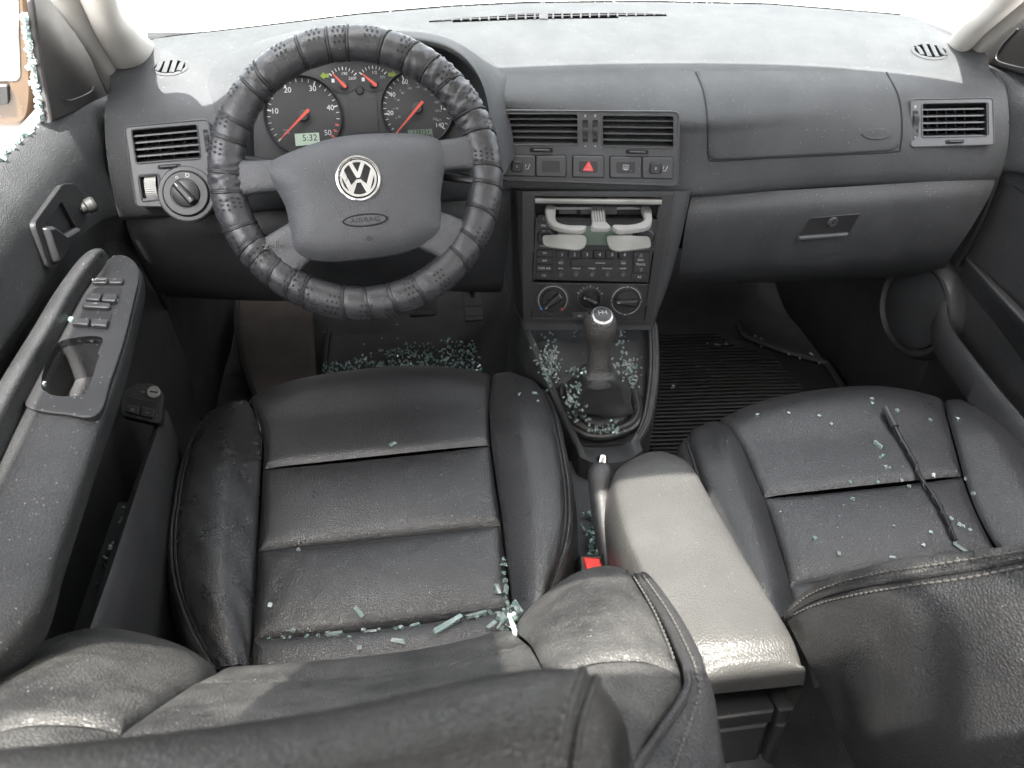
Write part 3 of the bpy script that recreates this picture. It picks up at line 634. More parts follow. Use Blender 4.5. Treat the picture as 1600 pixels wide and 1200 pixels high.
for s in (-1, 1):   # end caps
    MB().grid([[(s*.688, .22, .74), (s*.688, .5, .3)], [(s*.688, .14, .76), (s*.688, .16, .42)], [(s*.688, .06, .70), (s*.688, .075, .60)]]).build('end_cap', M['dashlow'], dash)
# ================================================================== instrument cluster
FK = Frame(U(560, 180, d=1.175), turn=0, tilt=24)
clu = thing('instrument_cluster', 'instrument cluster with two round dials behind the steering wheel', 'instruments', FK.w((0, -.06), 0))
archface = [(398, 262), (396, 200), (408, 150), (440, 114), (500, 95), (560, 90), (620, 90), (680, 97), (718, 122), (736, 165), (740, 262)]
ca = np.array([FK.at(*p) for p in archface]); ca = np.vstack([path(np.c_[ca, ca[:, 0]*0], 60)[:, :2]])
SC = 1.175/FPX
face = MB().prism(FK, ca, -.03, -.004); face.build('cluster_face', M['clusterface'], clu, smooth=20)
def dial(c, rpx, a0, a1, nmaj, nmin, nums, rn, size, name, red=None, kmh=None):
    o = FK.at(*c); r = rpx*SC; m = MB()
    m.lathe(FK.w(o, -.004), FK.n, [(r*1.06, .006), (r*1.03, .008), (r*1.0, .006), (r*.985, .0012), (.0005, .0010)], 56)
    d = m.build(name, M['dial'], clu)
    tk = MB(); rk = MB()
    for i in range(nmaj*nmin+1):
        a = R(a0+(a1-a0)*i/(nmaj*nmin)); maj = i % nmin == 0; e = np.array([math.cos(a), math.sin(a)]); p = np.array([-e[1], e[0]])
        l = .115 if maj else .085; w = .0009 if maj else .0005; tgt = rk if red and i/(nmaj*nmin) > red else tk
        if red and i/(nmaj*nmin) > red: w = .0014; l = .1
        q = [o+e*r*.965+p*w, o+e*r*.965-p*w, o+e*r*(.965-l)-p*w, o+e*r*(.965-l)+p*w]
        tgt.add([FK.w(x, -.0022) for x in q], [(0, 1, 2, 3)])
    for i, s in enumerate(nums):
        if not s: continue
        a = R(a0+(a1-a0)*i/(len(nums)-1 if not red else nmaj)); letter(tk, FK, s, o+np.array([math.cos(a), math.sin(a)])*r*rn, size, -.0022)
    tk.build('markings', M['white'], d, smooth=0)
    if red: rk.build('red_band', M['redprint'], d, smooth=0)
    if kmh:
        k = MB()
        for i, s in enumerate(kmh):
            a = R(a0+(a1-a0)*(i*20/1.609)/140.0); e = np.array([math.cos(a), math.sin(a)])
            letter(k, FK, s, o+e*r*.575, .0042, -.0022)
            k.add([FK.w(o+e*r*.67+np.array(z)*.0006, -.0022) for z in ((-1, -1), (1, -1), (1, 1), (-1, 1))], [(0, 1, 2, 3)])
        letter(k, FK, 'km/h', o+np.array([.030, -.017]), .004, -.0022); k.build('km_marks', M['dim'], d, smooth=0)
    return o, d
def needle(o, a, ln, back, par, hubr=.0075):
    e = np.array([math.cos(R(a)), math.sin(R(a))]); p = np.array([-e[1], e[0]])
    MB().lathe(FK.w(o, -.003), FK.n, [(hubr*1.1, 0), (hubr, .006), (hubr*.8, .0075), (.0004, .0075)], 24).build('needle_hub', M['slat'], par)
    MB().prism(FK, [o+e*ln+p*.0006, o+e*ln-p*.0006, o-e*back-p*.0022, o-e*back+p*.0022], .0048, .0060).build('needle', M['needle'], par, smooth=0)
oT, dT = dial((474, 181), 57, 221, -37, 5, 5, ['', '10', '20', '30', '40', '50'], .76, .0105, 'tachometer', red=.90)
needle(oT, 222, .046, .012, dT)
t = MB(); letter(t, FK, '1/min', oT+np.array([-.0265, -.0185]), .004, -.0022); letter(t, FK, 'x100', oT+np.array([-.026, -.0225]), .004, -.0022); t.build('unit_letters', M['dim'], dT, smooth=0)
oS, dS = dial((652, 169), 55, 226, -38, 7, 4, ['', '20', '40', '60', '80', '100', '120', '140'], .78, .0090, 'speedometer', kmh=['', '20', '40', '60', '80', '100', '120', '140', '160', '180', '200', '220'])
needle(oS, 226, .050, .012, dS)
def lcd(px, par, m, lines):
    q = FK.px(px); o = MB().prism(FK, q, -.003, -.0015).build('display', m, par, smooth=0); t = MB()
    for s, x, y, sz in lines: letter(t, FK, s, FK.at(x, y), sz, -.0012)
    t.build('digits', M['void'], o, smooth=0)
lcd([(460, 209), (498, 207), (500, 225), (462, 228)], dT, M['lcd'], [('5:32', 484, 215.5, .0125)])
lcd([(637, 203), (675, 201), (677, 216), (639, 218)], dS, M['lcddim'], [('138151', 658, 206, .0085), ('.739', 667, 213.5, .0085)])
# temperature and fuel gauges
for (c, nums, a) in (((537, 133), ['190', '260F'], 132), ((584, 131), ['1/2', '1/1'], 138)):
    o = FK.at(*c); m = MB().prism(FK, ell(o+np.array([0, .008]), .0215, .0185, 32), -.006, -.0026); g_ = m.build('small_gauge', M['dial'], clu)
    t = MB()
    for k in range(9):
        an = R(140-k*12.5); e = np.array([math.cos(an), math.sin(an)]); p = np.array([-e[1], e[0]])*.0005*(1.6 if k % 4 == 0 else 1)
        t.add([FK.w(x, -.0022) for x in (o+e*.025+p, o+e*.025-p, o+e*.0205-p, o+e*.0205+p)], [(0, 1, 2, 3)])
    letter(t, FK, nums[0], o+np.array([.002, .0155]), .006, -.0022); letter(t, FK, nums[1], o+np.array([.013, .009]), .0058, -.0022)
    t.add([FK.w(o+np.array(z), -.0022) for z in ((-.0165, .004), (-.0125, .004), (-.0125, .009), (-.0165, .009))], [(0, 1, 2, 3)])
    t.build('markings', M['white'], g_, smooth=0); needle(o, a, .021, .005, g_, .0055)
for c, s in (((507, 118), -1), ((613, 116), 1)):
    o = FK.at(*c); MB().prism(FK, [o+np.array(z)*.0058*np.array([s, 1]) for z in ((1.1, 0), (.1, .95), (.1, .45), (-1, .45), (-1, -.45), (.1, -.45), (.1, -.95))], -.004, -.0025).build('turn_arrow', M['green'], clu, smooth=0)
MB().prism(FK, rnd(FK.px([(541, 153), (588, 152), (592, 206), (544, 207)]), .002, 3), -.004, -.0022).build('trip_screen', M['dial'], clu, smooth=0)
MB().lathe(FK.w(FK.at(562, 141), -.004), FK.n, [(.006, 0), (.006, .002), (.0045, .004), (.0004, .004)], 20).build('reset_button', M['black'], clu)
# hood over the cluster: brow, inside tunnel, dome blending into the dash top
def deep(P, d): return [U(a, b, d=d) for a, b in P]
brow = np.array(deep([(372, 300), (368, 210), (385, 140), (432, 88), (510, 66), (600, 62), (690, 74), (742, 112), (766, 180), (772, 300)], 1.13)); brow[:, 1] += 0
hb = path(brow, 60); back = np.array([FK.w(p, -.01) for p in path(np.c_[np.array([FK.at(*p) for p in archface]), np.zeros(11)], 60)[:, :2]])
MB().grid([hb, hb*.5+back*.5, back]).build('cluster_tunnel', M['dashlow'], dash, smooth=60)
foot = []
for i, p in enumerate(hb):
    s = i/59; a = math.pi*(1-s); cx = -.348; q = np.array([cx+.245*math.cos(a), .10+.24*max(0, math.sin(a))**.8, 0.0])
    h = SK.ray_cast(Vector((q[0], q[1], 1.3)), Vector((0, 0, -1))); z = h[0].z-.004 if h[0] is not None else .70
    if math.sin(a) < .25: z = min(z, p[2]-.0); q[1] = .07+.05*math.sin(a)*4; q[0] = cx+.232*math.cos(a); z = p[2]
    foot.append((q[0], q[1], z))
foot = np.array(foot); lift = np.array([0, .012, .014])
rows = [hb+np.array([0, .004, -.006]), hb, hb+np.array([0, .012, .0045]), hb*.55+foot*.45+np.outer(np.sin(np.linspace(0, math.pi, 60)), [0, 0, .012]), hb*.2+foot*.8, foot]
HG = np.stack([cr(np.array([r[j] for r in rows]), np.linspace(0, 1, 24)) for j in range(60)], 1)
MB().grid(HG).build('instrument_hood', M['dash'], dash, smooth=70)

# ================================================================== steering wheel
FW = Frame((-.346, -.049, .700), turn=0, tilt=33.2)
whl = thing('steering_wheel', 'black steering wheel in a laced perforated leather cover', 'steering wheel', FW.o)
RM, rm = .1705, .0220
LA = []
a = 0
random.seed(3)
while a < 360: LA.append(a+random.uniform(-3.5, 3.5)); a += 12.4 if not 205 < a < 232 else 8.5
slant = [random.uniform(.02, .10)*(1 if not 210 < x < 300 else -1) for x in LA]
def rimpt(ph, m, r): e = FW.u*math.cos(ph)+FW.v*math.sin(ph); return FW.o+e*(RM+r*math.cos(m))+FW.n*r*math.sin(m)
NP, NM = 720, 28; Gm = np.zeros((NP, NM, 3)); rg = np.random.RandomState(5)
lar = np.radians(LA)
for i in range(NP):
    ph = 2*math.pi*i/NP
    for j in range(NM):
        m = 2*math.pi*j/NM; d = min(abs((ph-x-s*math.sin(m*.5+.3)+math.pi) % (2*math.pi)-math.pi) for x, s in zip(lar, slant))
        wr = 0
        for (c0, wd, am) in ((38, 24, 1.0), (180, 10, .9), (215, 8, .6), (300, 8, .35), (135, 14, .3)):
            wgt = math.exp(-(((math.degrees(ph)-c0+180) % 360-180)/wd)**2); wr += am*wgt*.0013*(math.sin(ph*95+m*5+2*math.sin(m*3+ph*20))+.6*math.sin(ph*53-m*7))
        r = rm+.0009*min(1, d/.05)-.0012*math.exp(-(d/.012)**2)+wr
        Gm[i, j] = rimpt(ph, m, r)
MB().grid(Gm, closeu=True, closev=True).build('rim_cover', M['wheelwrap'], whl, smooth=80)
for x, s in zip(lar, slant):
    for o in ((-.006, .006) if math.degrees(x) % 360 > 140 else (0.0,)):
        MB().tube([rimpt(x+o+s*math.sin(m*.5+.3), m, rm+.0003) for m in np.linspace(-1.2, 4.3, 26)], .0014, 6).build('lace', M['cord'], whl)
pf = MB()
for k in range(len(LA)):
    a0 = LA[k]; a1 = LA[(k+1) % len(LA)]+(360 if k == len(LA)-1 else 0)
    mid = R((a0+a1)/2); big = random.random() > .2
    if not big: continue
    mc = random.choice([.9, 1.7, .5, 1.3]) 
    for ii in range(4):
        for jj in range(3):
            ph = mid+(jj-1)*.036+(ii % 2)*.012; m = mc+(ii-1.5)*.33
            p = rimpt(ph, m, rm+.0016); nn = p-rimpt(ph, m, 0); fr = Frame.axes(p, FW.u*-math.sin(ph)+FW.v*math.cos(ph), nn)
            pf.add([fr.w(q, 0) for q in ell((0, 0), .0015, .0020, 8)], [tuple(range(8))])
tag(pf.build('perforations', M['void'], whl, smooth=0), kind='stuff')
# knot of loose cord ends
kn = MB()
for k in range(9):
    p0 = FW.w(FW.at(415+k*3.2, 392-k*.6), .018); v = np.random.normal(0, 1, 3)
    kn.tube([p0, p0+np.array([.002, -.002, .006])+v*.002, p0+np.array([.001*k-.004, -.004, .010])+v*.003], [.0011, .0009, .0004], 5)
kn.build('lace_knot', M['silver'], whl)
# hub pad
def pillow(fr, out, h0, H, n=14, pw=3.0, ctr=None):
    out = np.asarray(out); c = out.mean(0) if ctr is None else np.asarray(ctr); m = MB(); rings = [[fr.w(p, h0-.02) for p in out]]
    for i in range(n):
        s = math.cos(math.pi/2*i/n); rings.append([fr.w(c+(p-c)*s, h0+H*(1-s**pw)) for p in out])
    m.grid(rings, closev=True); k = len(m.v); m.v.append(tuple(fr.w(c, h0+H))); b = k-len(out); m.f += [(b+i, b+(i+1) % len(out), k) for i in range(len(out))]
    return m
FH = FW.off(.018)
hubpx = [(416, 262), (428, 248), (470, 230), (515, 216), (560, 209), (620, 207), (668, 211), (690, 221), (698, 243), (694, 270), (689, 305), (690, 340), (688, 360), (672, 376), (630, 394), (570, 404), (510, 408), (474, 402), (457, 388), (452, 356), (446, 325), (434, 300), (420, 280)]
ho = crc(np.c_[FH.px(hubpx), np.zeros(len(hubpx))], 120)[:, :2]
hubm = pillow(FH, ho, -.004, .020, 18, 6); HB = hubm.bvh(); hubm.build('airbag_pad', M['hub'], whl, smooth=70)
base = MB().prism(FW.off(-.06), FW.off(-.06).px([(440, 262), (560, 225), (670, 225), (680, 300), (672, 370), (570, 396), (475, 392), (462, 340)]), 0, .056); base.build('hub_base', M['black'], whl)
# spokes
def spoke(pts, wid, thk, nm):
    P = [FW.w(FW.at(a, b), h) for a, b, h in pts]; P = path(P, 14); w = np.interp(np.linspace(0, 1, 14), np.linspace(0, 1, len(wid)), wid)
    rings = []
    for i in range(14):
        T = P[min(i+1, 13)]-P[max(i-1, 0)]; T /= np.linalg.norm(T); N_ = FW.n; B = np.cross(T, N_); B /= np.linalg.norm(B)
        a = np.linspace(0, 2*math.pi, 20, endpoint=False); ca_, sa_ = np.cos(a), np.sin(a)
        rings.append(P[i]+np.outer(np.sign(ca_)*np.abs(ca_)**.6*w[i], B)+np.outer(np.sign(sa_)*np.abs(sa_)**.6*thk, N_))
    MB().grid(rings, closev=True).build('spoke', M['hub'], whl, smooth=70)
spoke([(500, 275, .004), (440, 276, .006), (405, 278, .006), (370, 280, .002)], [.02, .0205, .0205, .024], .011, 'l')
spoke([(620, 250, .004), (680, 246, .006), (715, 242, .006), (752, 238, .002)], [.02, .0205, .0205, .026], .011, 'r')
spoke([(520, 345, .004), (470, 378, .006), (448, 394, .005), (415, 420, .0)], [.026, .028, .030, .034], .010, 'bl')
spoke([(630, 340, .004), (670, 360, .006), (700, 372, .005), (735, 395, .0)], [.026, .028, .030, .034], .010, 'br')
# round emblem: ring, V over W
ec, en = on(HB, 560, 279, .0, True); FE = Frame.axes(ec, FW.u*math.cos(R(2.5))+FW.v*math.sin(R(2.5)), FW.n)
ER = 35.5*1.055/FPX
em = MB().lathe(FE.w((0, 0), -.004), FE.n, [(ER*1.0, 0), (ER*1.0, .0058), (ER*.965, .0072), (ER*.91, .0076), (ER*.86, .0064), (ER*.85, .0056)], 64).build('emblem_ring', M['chrome'], whl)
MB().lathe(FE.w((0, 0), -.004), FE.n, [(ER*.87, 0), (ER*.87, .0056), (.0004, .0057)], 48).build('emblem_ground', M['emblemdark'], em)
MB().lathe(FE.w((0, 0), -.004), FE.n, [(ER*.80, .0056), (ER*.80, .0070), (ER*.70, .0070), (ER*.70, .0056)], 64).build('emblem_circle', M['emblem'], em)
def bar(pts, w):
    q = np.array(pts, float)*ER; return q
S = ER
for side in (-1, 1):
    q = np.array([(side*.345, .66), (side*.19, .66), (0.0, .20), (0.0, -.02), (side*.055, -.02)]); q = np.array([(side*.36, .655), (side*.20, .70), (side*.0, .26), (0, .02), (side*.075, .02)])*S
    MB().prism(FE, q, .0012, .0032, .0003).build('letter_v', M['emblem'], em, smooth=0)
    q = np.array([(side*.70, .20), (side*.60, .42), (side*.36, -.24), (side*.13, .0-.04), (0, -.04), (0, -.16), (side*.06, -.12), (side*.30, -.70), (side*.40, -.66)])
    q = np.array([(side*.72, .16), (side*.60, .42), (side*.335, -.27), (side*.10, -.05), (side*0, -.05), (side*0, -.19), (side*.085, -.19), (side*.30, -.665), (side*.43, -.60)])*S
    MB().prism(FE, q, .0012, .0032, .0003).build('letter_w', M['emblem'], em, smooth=0)
bc, bn = on(HB, 571, 344, .0, True); FB = Frame.axes(bc, FE.u, FW.n)
MB().prism(FB, ell((0, 0), .0275, .0070, 36), -.004, .0012, .0010).build('airbag_badge', M['hub'], whl)
MB().tube([FB.w(p, .0006) for p in ell((0, 0), .0285, .0076, 40)], .0009, 5, closed=True).build('badge_groove', M['void'], whl)
t = MB(); letter(t, FB, 'AIRBAG', (0, 0), .0088, .0018, wide=.038); t.build('badge_letters', M['black'], whl, smooth=0)
t = MB(); p1 = FB.at(576, 372); t.tube([FB.w(p1+np.array(z)*.005, .0006) for z in ((-.7, .5), (.8, .3), (.8, -.5), (-.2, -.6), (-.6, -.1), (.4, 0))], .0005, 4); t.build('pad_mark', M['black'], whl)
# column with stalks
colm = thing('steering_column', 'dark steering column shroud with stalks behind the wheel', 'steering column', (-.35, .1, .6))
P = [np.array(FW.w((0, -.005), -.05)), np.array(FW.w((0, -.02), -.10)), np.array((-.35, .16, .575))]
m = MB(); rings = []
for p, wx, wz in zip(path(P, 10), np.linspace(.062, .085, 10), np.linspace(.05, .07, 10)):
    a = np.linspace(0, 2*math.pi, 24, endpoint=False); rings.append(p+np.outer(np.sign(np.cos(a))*np.abs(np.cos(a))**.6*wx, FW.u)+np.outer(np.sign(np.sin(a))*np.abs(np.sin(a))**.6*wz, FW.v))
m.grid(rings, closev=True); m.add(rings[0], [tuple(range(24))]); m.build('shroud', M['dashlow'], colm)
for s, e in ((-1, (376, 249)), (1, (752, 283))):
    p0 = FW.w((s*.05, .02), -.075); p1 = U(*e, d=1.10); MB().tube([p0, p0*.4+p1*.6, p1], [.007, .009, .0075], 12, flat=.7).build('stalk', M['black'], colm)
# ================================================================== centre stack: trim, cup holder, radio, climate panel
FS = Frame(U(923, 405, x=.004), turn=10, tilt=12)
stk = thing('centre_stack', 'black centre stack trim holding radio and climate panel', 'console', FS.w((0, -.12), -.05))
hit = lambda a, b, h=0.0: FS.w(FS.off(h).at(a, b) if False else FS.at(a, b), h)
rows = []
for py, l0, l1, r1, r0 in ((298, 801, 817, 1052, 1084), (330, 803, 817, 1048, 1078), (390, 806, 818, 1039, 1064), (450, 811, 819, 1028, 1046), (500, 818, 820, 1018, 1026), (514, 821, 824, 1014, 1020)):
    a, b, c, d = hit(l1, py, .004), hit(r1, py, .004), hit(l0, py, -.012), hit(r0, py, -.016)
    e = hit(l0, py, -.012)+np.array([-.012, .20, 0]); f = hit(r0, py, -.016)+np.array([.02, .20, 0])
    rows.append([e, c*.6+e*.4+np.array([-.004, 0, 0]), c, a-FS.n*.002-FS.u*.003, a, a*.7+b*.3, a*.3+b*.7, b, b-FS.n*.003+FS.u*.004, d, d*.6+f*.4+np.array([.004, 0, 0]), f])
inner = [(835.5, 305), (1033, 307), (1006.5, 501), (829.5, 496)]
G = []
for r in rows: G.append(np.vstack([cr(r[:5], np.linspace(0, 1, 16)), cr(np.array(r[4:8]), np.linspace(0, 1, 60))[1:-1], cr(r[7:], np.linspace(0, 1, 16))]))
G = np.stack([cr(np.array([g_[j] for g_ in G]), np.linspace(0, 1, 40)) for j in range(len(G[0]))], 1)
sb = MB().grid(G); sb.drop([shrink(inner, 1.0)]); sb.build('stack_trim', M['dashlow'], stk, smooth=40)
MB().plate(FS, FS.px([(816.5, 303), (1052, 304), (1017, 506), (819.5, 503)]), [FS.px(inner)], -.01, .0052).build('side_trim', M['black'], stk, smooth=20)
MB().prism(FS, FS.px(inner), -.062, -.06).build('bay_back', M['void'], stk)
k5 = lambda X, Y: (780+X/5.217, 290+Y/5.217)
# ---- radio
rad = thing('car_radio', 'black car radio with number keys below the cup holder', 'radio', FS.w(FS.at(922, 437), 0))
rq = FS.px([(836.5, 339), (1027.5, 341), (1013.5, 440.5), (831.5, 436.5)])
MB().prism(FS, rnd(rq, .002, 2), -.05, .003, .001).build('radio_face', M['black'], rad, smooth=30)
FQ = FS.off(.003); lab = MB()
def key(x0, y0, x1, y1, txt=None, sz=.0052, m='black', nm='key'):
    MB().prism(FQ, rnd(FQ.px([k5(x0-4, y0-4), k5(x1+4, y0-4), k5(x1+4, y1+4), k5(x0-4, y1+4)]), .001, 2), -.0005, .0003).build('key_gap', M['void'], rad, smooth=0)
    MB().prism(FQ, rnd(FQ.px([k5(x0, y0), k5(x1, y0), k5(x1, y1), k5(x0, y1)]), .001, 2), 0, .002, .0006).build(nm, M[m], rad, smooth=30)
    if txt: letter(lab, FQ, txt, FQ.at(*k5((x0+x1)/2, (y0+y1)/2)), sz, .0022)
for y0, y1, s in ((522, 575, 'FM'), (584, 634, 'AM'), (645, 696, 'TAPE A/B'), (704, 756, 'CD')): key(308-(y0-520)*.03, y0, 434-(y0-520)*.03, y1, s, .0048)
for i, x in enumerate((464, 566, 668, 771, 873, 975)): key(x, 530, x+96, 590, str(i+1), .0075)
key(1093, 540, 1224, 704); key(1080, 716, 1202, 768, 'AS', .0055)
for s, y in (('SEEK', 603), ('TRACK', 640)): letter(lab, FQ, s, FQ.at(*k5(1152, y)), .0048, .0022)
for y, s in ((565, 1), (683, -1)): p = FQ.at(*k5(1156, y)); lab.tube([FQ.w(p+np.array(z)*.0028*np.array([1, s]), .0023) for z in ((-.8, -.7), (.8, -.7), (0, .9))], .0003, 4, closed=True)
key(585, 598, 925, 654, None, nm='tape_slot'); letter(lab, FQ, 'premium', FQ.at(*k5(825, 627)), .0042, .0022)
for x, y, s in ((503, 625, 'EJECT'), (1012, 630, 'RND')):
    MB().lathe(FQ.w(FQ.at(*k5(x, y)), 0), FQ.n, [(.0055, -.001), (.0055, .0018), (.0046, .0026), (.0003, .0026)], 18).build('button', M['slat'], rad); letter(lab, FQ, s, FQ.at(*k5(x, y)), .0030, .0029)
for x, s in ((503, 'BASS'), (628, 'MIDDLE'), (755, 'TREBLE'), (881, 'BALANCE'), (1009, 'FADER')):
    MB().lathe(FQ.w(FQ.at(*k5(x, 718)), 0), FQ.n, [(.0050, -.001), (.0050, .0022), (.0042, .0032), (.0003, .0032)], 18).build('tone_knob', M['slat'], rad)
    letter(lab, FQ, s, FQ.at(*k5(x, 675)), .0036, .0008); letter(lab, FQ, '-', FQ.at(*k5(x, 718)), .006, .0036)
letter(lab, FQ, 'ON/', FQ.at(*k5(362, 325)), .0046, .0008); letter(lab, FQ, 'VOL', FQ.at(*k5(352, 492)), .0046, .0008); key(316, 236, 420, 300, 'C', .006)
for x, y in ((375, 412), (1195, 408)): MB().lathe(FQ.w(FQ.at(*k5(x, y)), 0), FQ.n, [(.0125, -.001), (.0125, .008), (.0105, .010), (.0005, .0098)], 24).build('volume_knob', M['black'], rad)
lab.build('radio_print', M['white'], rad, smooth=0)
MB().prism(FQ, FQ.px([k5(480, 330), k5(1090, 330), k5(1080, 482), k5(480, 482)]), 0, .0012).build('radio_display', M['lcddim'], rad, smooth=0)
# ---- climate panel
cli = thing('climate_panel', 'black climate control panel with three rotary knobs', 'climate control', FS.w(FS.at(918, 499), 0))
MB().prism(FS, rnd(FS.px([(831, 441), (1013, 444), (1006.5, 500.5), (829.5, 496)]), .0015, 2), -.04, .002, .0008).build('panel_face', M['black'], cli, smooth=30)
FP = FS.off(.002); wp = MB()
def knob(c, rr, a, ring, nm='rotary_knob'):
    o = FP.at(*k5(*c)); r = rr/5.217*1.27/FPX
    MB().lathe(FP.w(o, 0), FP.n, [(r*1.12, -.0005), (r*1.10, .0016), (r*1.0, .0018), (r*.98, .0010)], 40).build('knob_surround', M['slat'], cli)
    kb = MB().lathe(FP.w(o, 0), FP.n, [(r*.74, -.001), (r*.74, .003), (r*.70, .0045), (.0004, .0046)], 36).build(nm, M['black'], cli)
    e = np.array([math.cos(R(a)), math.sin(R(a))]); p = np.array([-e[1], e[0]])
    MB().prism(FP, rnd([o-e*r*.78-p*r*.17, o+e*r*.74-p*r*.27, o+e*r*.74+p*r*.27, o-e*r*.78+p*r*.17], r*.14, 3), .004, .016, .0032).build('knob_blade', M['black'], kb)
    t = MB(); t.tube([FP.w(o-e*r*.66, .0163), FP.w(o-e*r*.50, .0163)], .0006, 5); t.build('pointer', M['white'], kb)
    for a0, a1 in ring: wp.tube([FP.w(o+np.array([math.cos(R(x)), math.sin(R(x))])*r*.98, .0020) for x in np.linspace(a0, a1, 30)], .00042, 4)
    return o, r
o, r = knob((437, 928), 125, 42, [(-35, 215)])
for (x, y), m_ in (((342, 1000), 'blueprint'), ((513, 1005), 'redprint')): MB().lathe(FP.w(FP.at(*k5(x, y)), .0016), FP.n, [(.0022, 0), (.0020, .0008), (.0003, .0008)], 14).build('temperature_dot', M[m_], cli)
o, r = knob((737, 918), 95, -27, [])
for i, s in enumerate(('0', '|', '1', '-', '2', '-', '3', '-', '4')):
    a = R(155-i*16); letter(wp, FP, s, o+np.array([math.cos(a), math.sin(a)])*r*1.18, .0052, .0022, rot=a-math.pi/2)
o, r = knob((1035, 935), 125, -2, [(10, 78), (100, 172), (190, 258), (282, 350)])
for a, s in ((90, 'm'), (180, 'x'), (0, 'x'), (-90, 'w')): letter(wp, FP, s, o+np.array([math.cos(R(a)), math.sin(R(a))])*r*.99, .006, .0024)
MB().prism(FP, rnd(FP.px([k5(600, 1032), k5(728, 1034), k5(725, 1078), k5(598, 1075)]), .001, 2), 0, .0025, .0007).build('ac_button', M['slat'], cli); letter(wp, FP, 'AC', FP.at(*k5(658, 1058)), .0055, .0028)
wp.build('panel_print', M['white'], cli, smooth=0)
MB().tube([FS.w(p, .0045) for p in FS.px([(831, 441), (1013, 443.5)])], .0009, 5).build('panel_gap', M['slat'], cli)
MB().tube([FS.w(p, .0030) for p in FS.px([(829.5, 496.5), (1006, 501)])], .0009, 5).build('panel_edge', M['slat'], cli)
# ---- pull-out cup holder
cup = thing('cup_holder', 'silver pull out cup holder open above the radio', 'cup holder', FS.w(FS.at(930, 330), .02))
MB().prism(FS, FS.px([(835.5, 309), (1033, 311), (1032.5, 317.5), (835.5, 315.5)]), -.006, .012, .0015).build('lid', M['silverdust'], cup)
MB().prism(FS, FS.px([(836, 318.5), (1032, 320), (1028, 339), (836, 337)]), -.05, -.012).build('slot', M['void'], cup)
FU = Frame.axes(FS.w(FS.at(934, 326), .004), FS.u, FS.v*.98+FS.n*.2)
kc = lambda X, Y: (820+X/7.273, 300+Y/7.273)
def arm(P, nm, th=.0075): 
    q = FU.px([kc(*p) for p in P]); q = crc(np.c_[q, q[:, 0]*0], 70)[:, :2] if len(P) > 8 else rnd(q, .003, 3)
    return MB().prism(FU, q, -th, 0, .0022).build(nm, M['silver'], cup)
arm([(232, 150), (236, 240), (258, 320), (310, 370), (420, 405), (560, 425), (655, 420), (700, 380), (640, 372), (520, 372), (420, 355), (365, 325), (350, 270), (348, 160), (290, 140)], 'cup_arm')
arm([(752, 155), (910, 155), (925, 330), (980, 385), (955, 402), (775, 402), (750, 385), (768, 330)], 'cup_divider')
arm([(1325, 160), (1425, 165), (1448, 250), (1440, 340), (1385, 390), (1250, 415), (1070, 428), (1000, 380), (1030, 366), (1180, 366), (1300, 345), (1362, 300), (1350, 240)], 'cup_arm')
MB().tube([FU.w(FU.at(*kc(X, 158)), -.004) for X in (340, 760, 1330)], .0022, 6).build('cup_bar', M['silver'], cup)
for i in range(5):
    MB().tube([FU.w(FU.at(*kc(785+i*28, 170)), .0003), FU.w(FU.at(*kc(800+i*30, 340)), .0003)], .0006, 4).build('groove', M['slat'], cup)
for P in ([(640, 190), (1050, 190), (1050, 265), (640, 265)], [(395, 180), (590, 180), (590, 262), (395, 262)]):
    MB().prism(FS, FS.px([kc(*p) for p in P]), -.012, -.006).build('holder_back', M['dashlow'], cup)
FD = Frame.axes(FS.w(FS.at(927, 372), .034), FS.u, FS.n*.75+FS.v*.75)
for P in ([(195, 490), (400, 478), (620, 480), (690, 492), (708, 560), (682, 632), (600, 664), (400, 640), (212, 612)], [(918, 492), (1150, 490), (1418, 500), (1440, 630), (1250, 655), (1050, 676), (980, 652), (938, 592)]):
    q = FD.px([kc(*p) for p in P]); q = rnd(q, .006, 3); MB().prism(FD, q, -.003, 0, .001).build('cup_flap', M['silverdust'], cup)
# ================================================================== driver's door
dd = thing('driver_door', 'open-window driver door panel with armrest, handle and switches', 'car door', (-.70, -.3, .05))
X = lambda rows: [[U(a, b, x=c) for a, b, c in r] for r in rows]
dp = X([[(166, 150, -.745), (112, 172, -.75), (66, 194, -.75), (-2, 257, -.75), (-95, 345, -.75)],
        [(174, 148, -.715), (118, 166, -.725), (70, 188, -.733), (2, 250, -.733), (-88, 335, -.733)],
        [(180, 168, -.697), (128, 200, -.708), (82, 235, -.712), (8, 318, -.712), (-72, 420, -.712)],
        [(184, 200, -.692), (138, 240, -.700), (94, 280, -.703), (15, 372, -.703), (-62, 478, -.703)],
        [(194, 265, -.690), (150, 298, -.697), (104, 345, -.70), (32, 438, -.70), (-45, 545, -.70)],
        [(203, 325, -.690), (152, 345, -.696), (100, 398, -.70), (42, 485, -.70), (-32, 585, -.70)],
        [(206, 338, -.694), (155, 355, -.702), (103, 410, -.708), (46, 497, -.708), (-28, 597, -.708)],
        [(216, 385, -.705), (170, 405, -.722), (120, 455, -.728), (64, 535, -.728), (-10, 640, -.728)],
        [(225, 440, -.705), (190, 480, -.722), (140, 540, -.73), (90, 610, -.73), (20, 720, -.73)]])
DPm = MB().grid(surf(dp, 70, 60)); DP = DPm.bvh(); DPm.build('upper_panel', M['door'], dd, smooth=60)
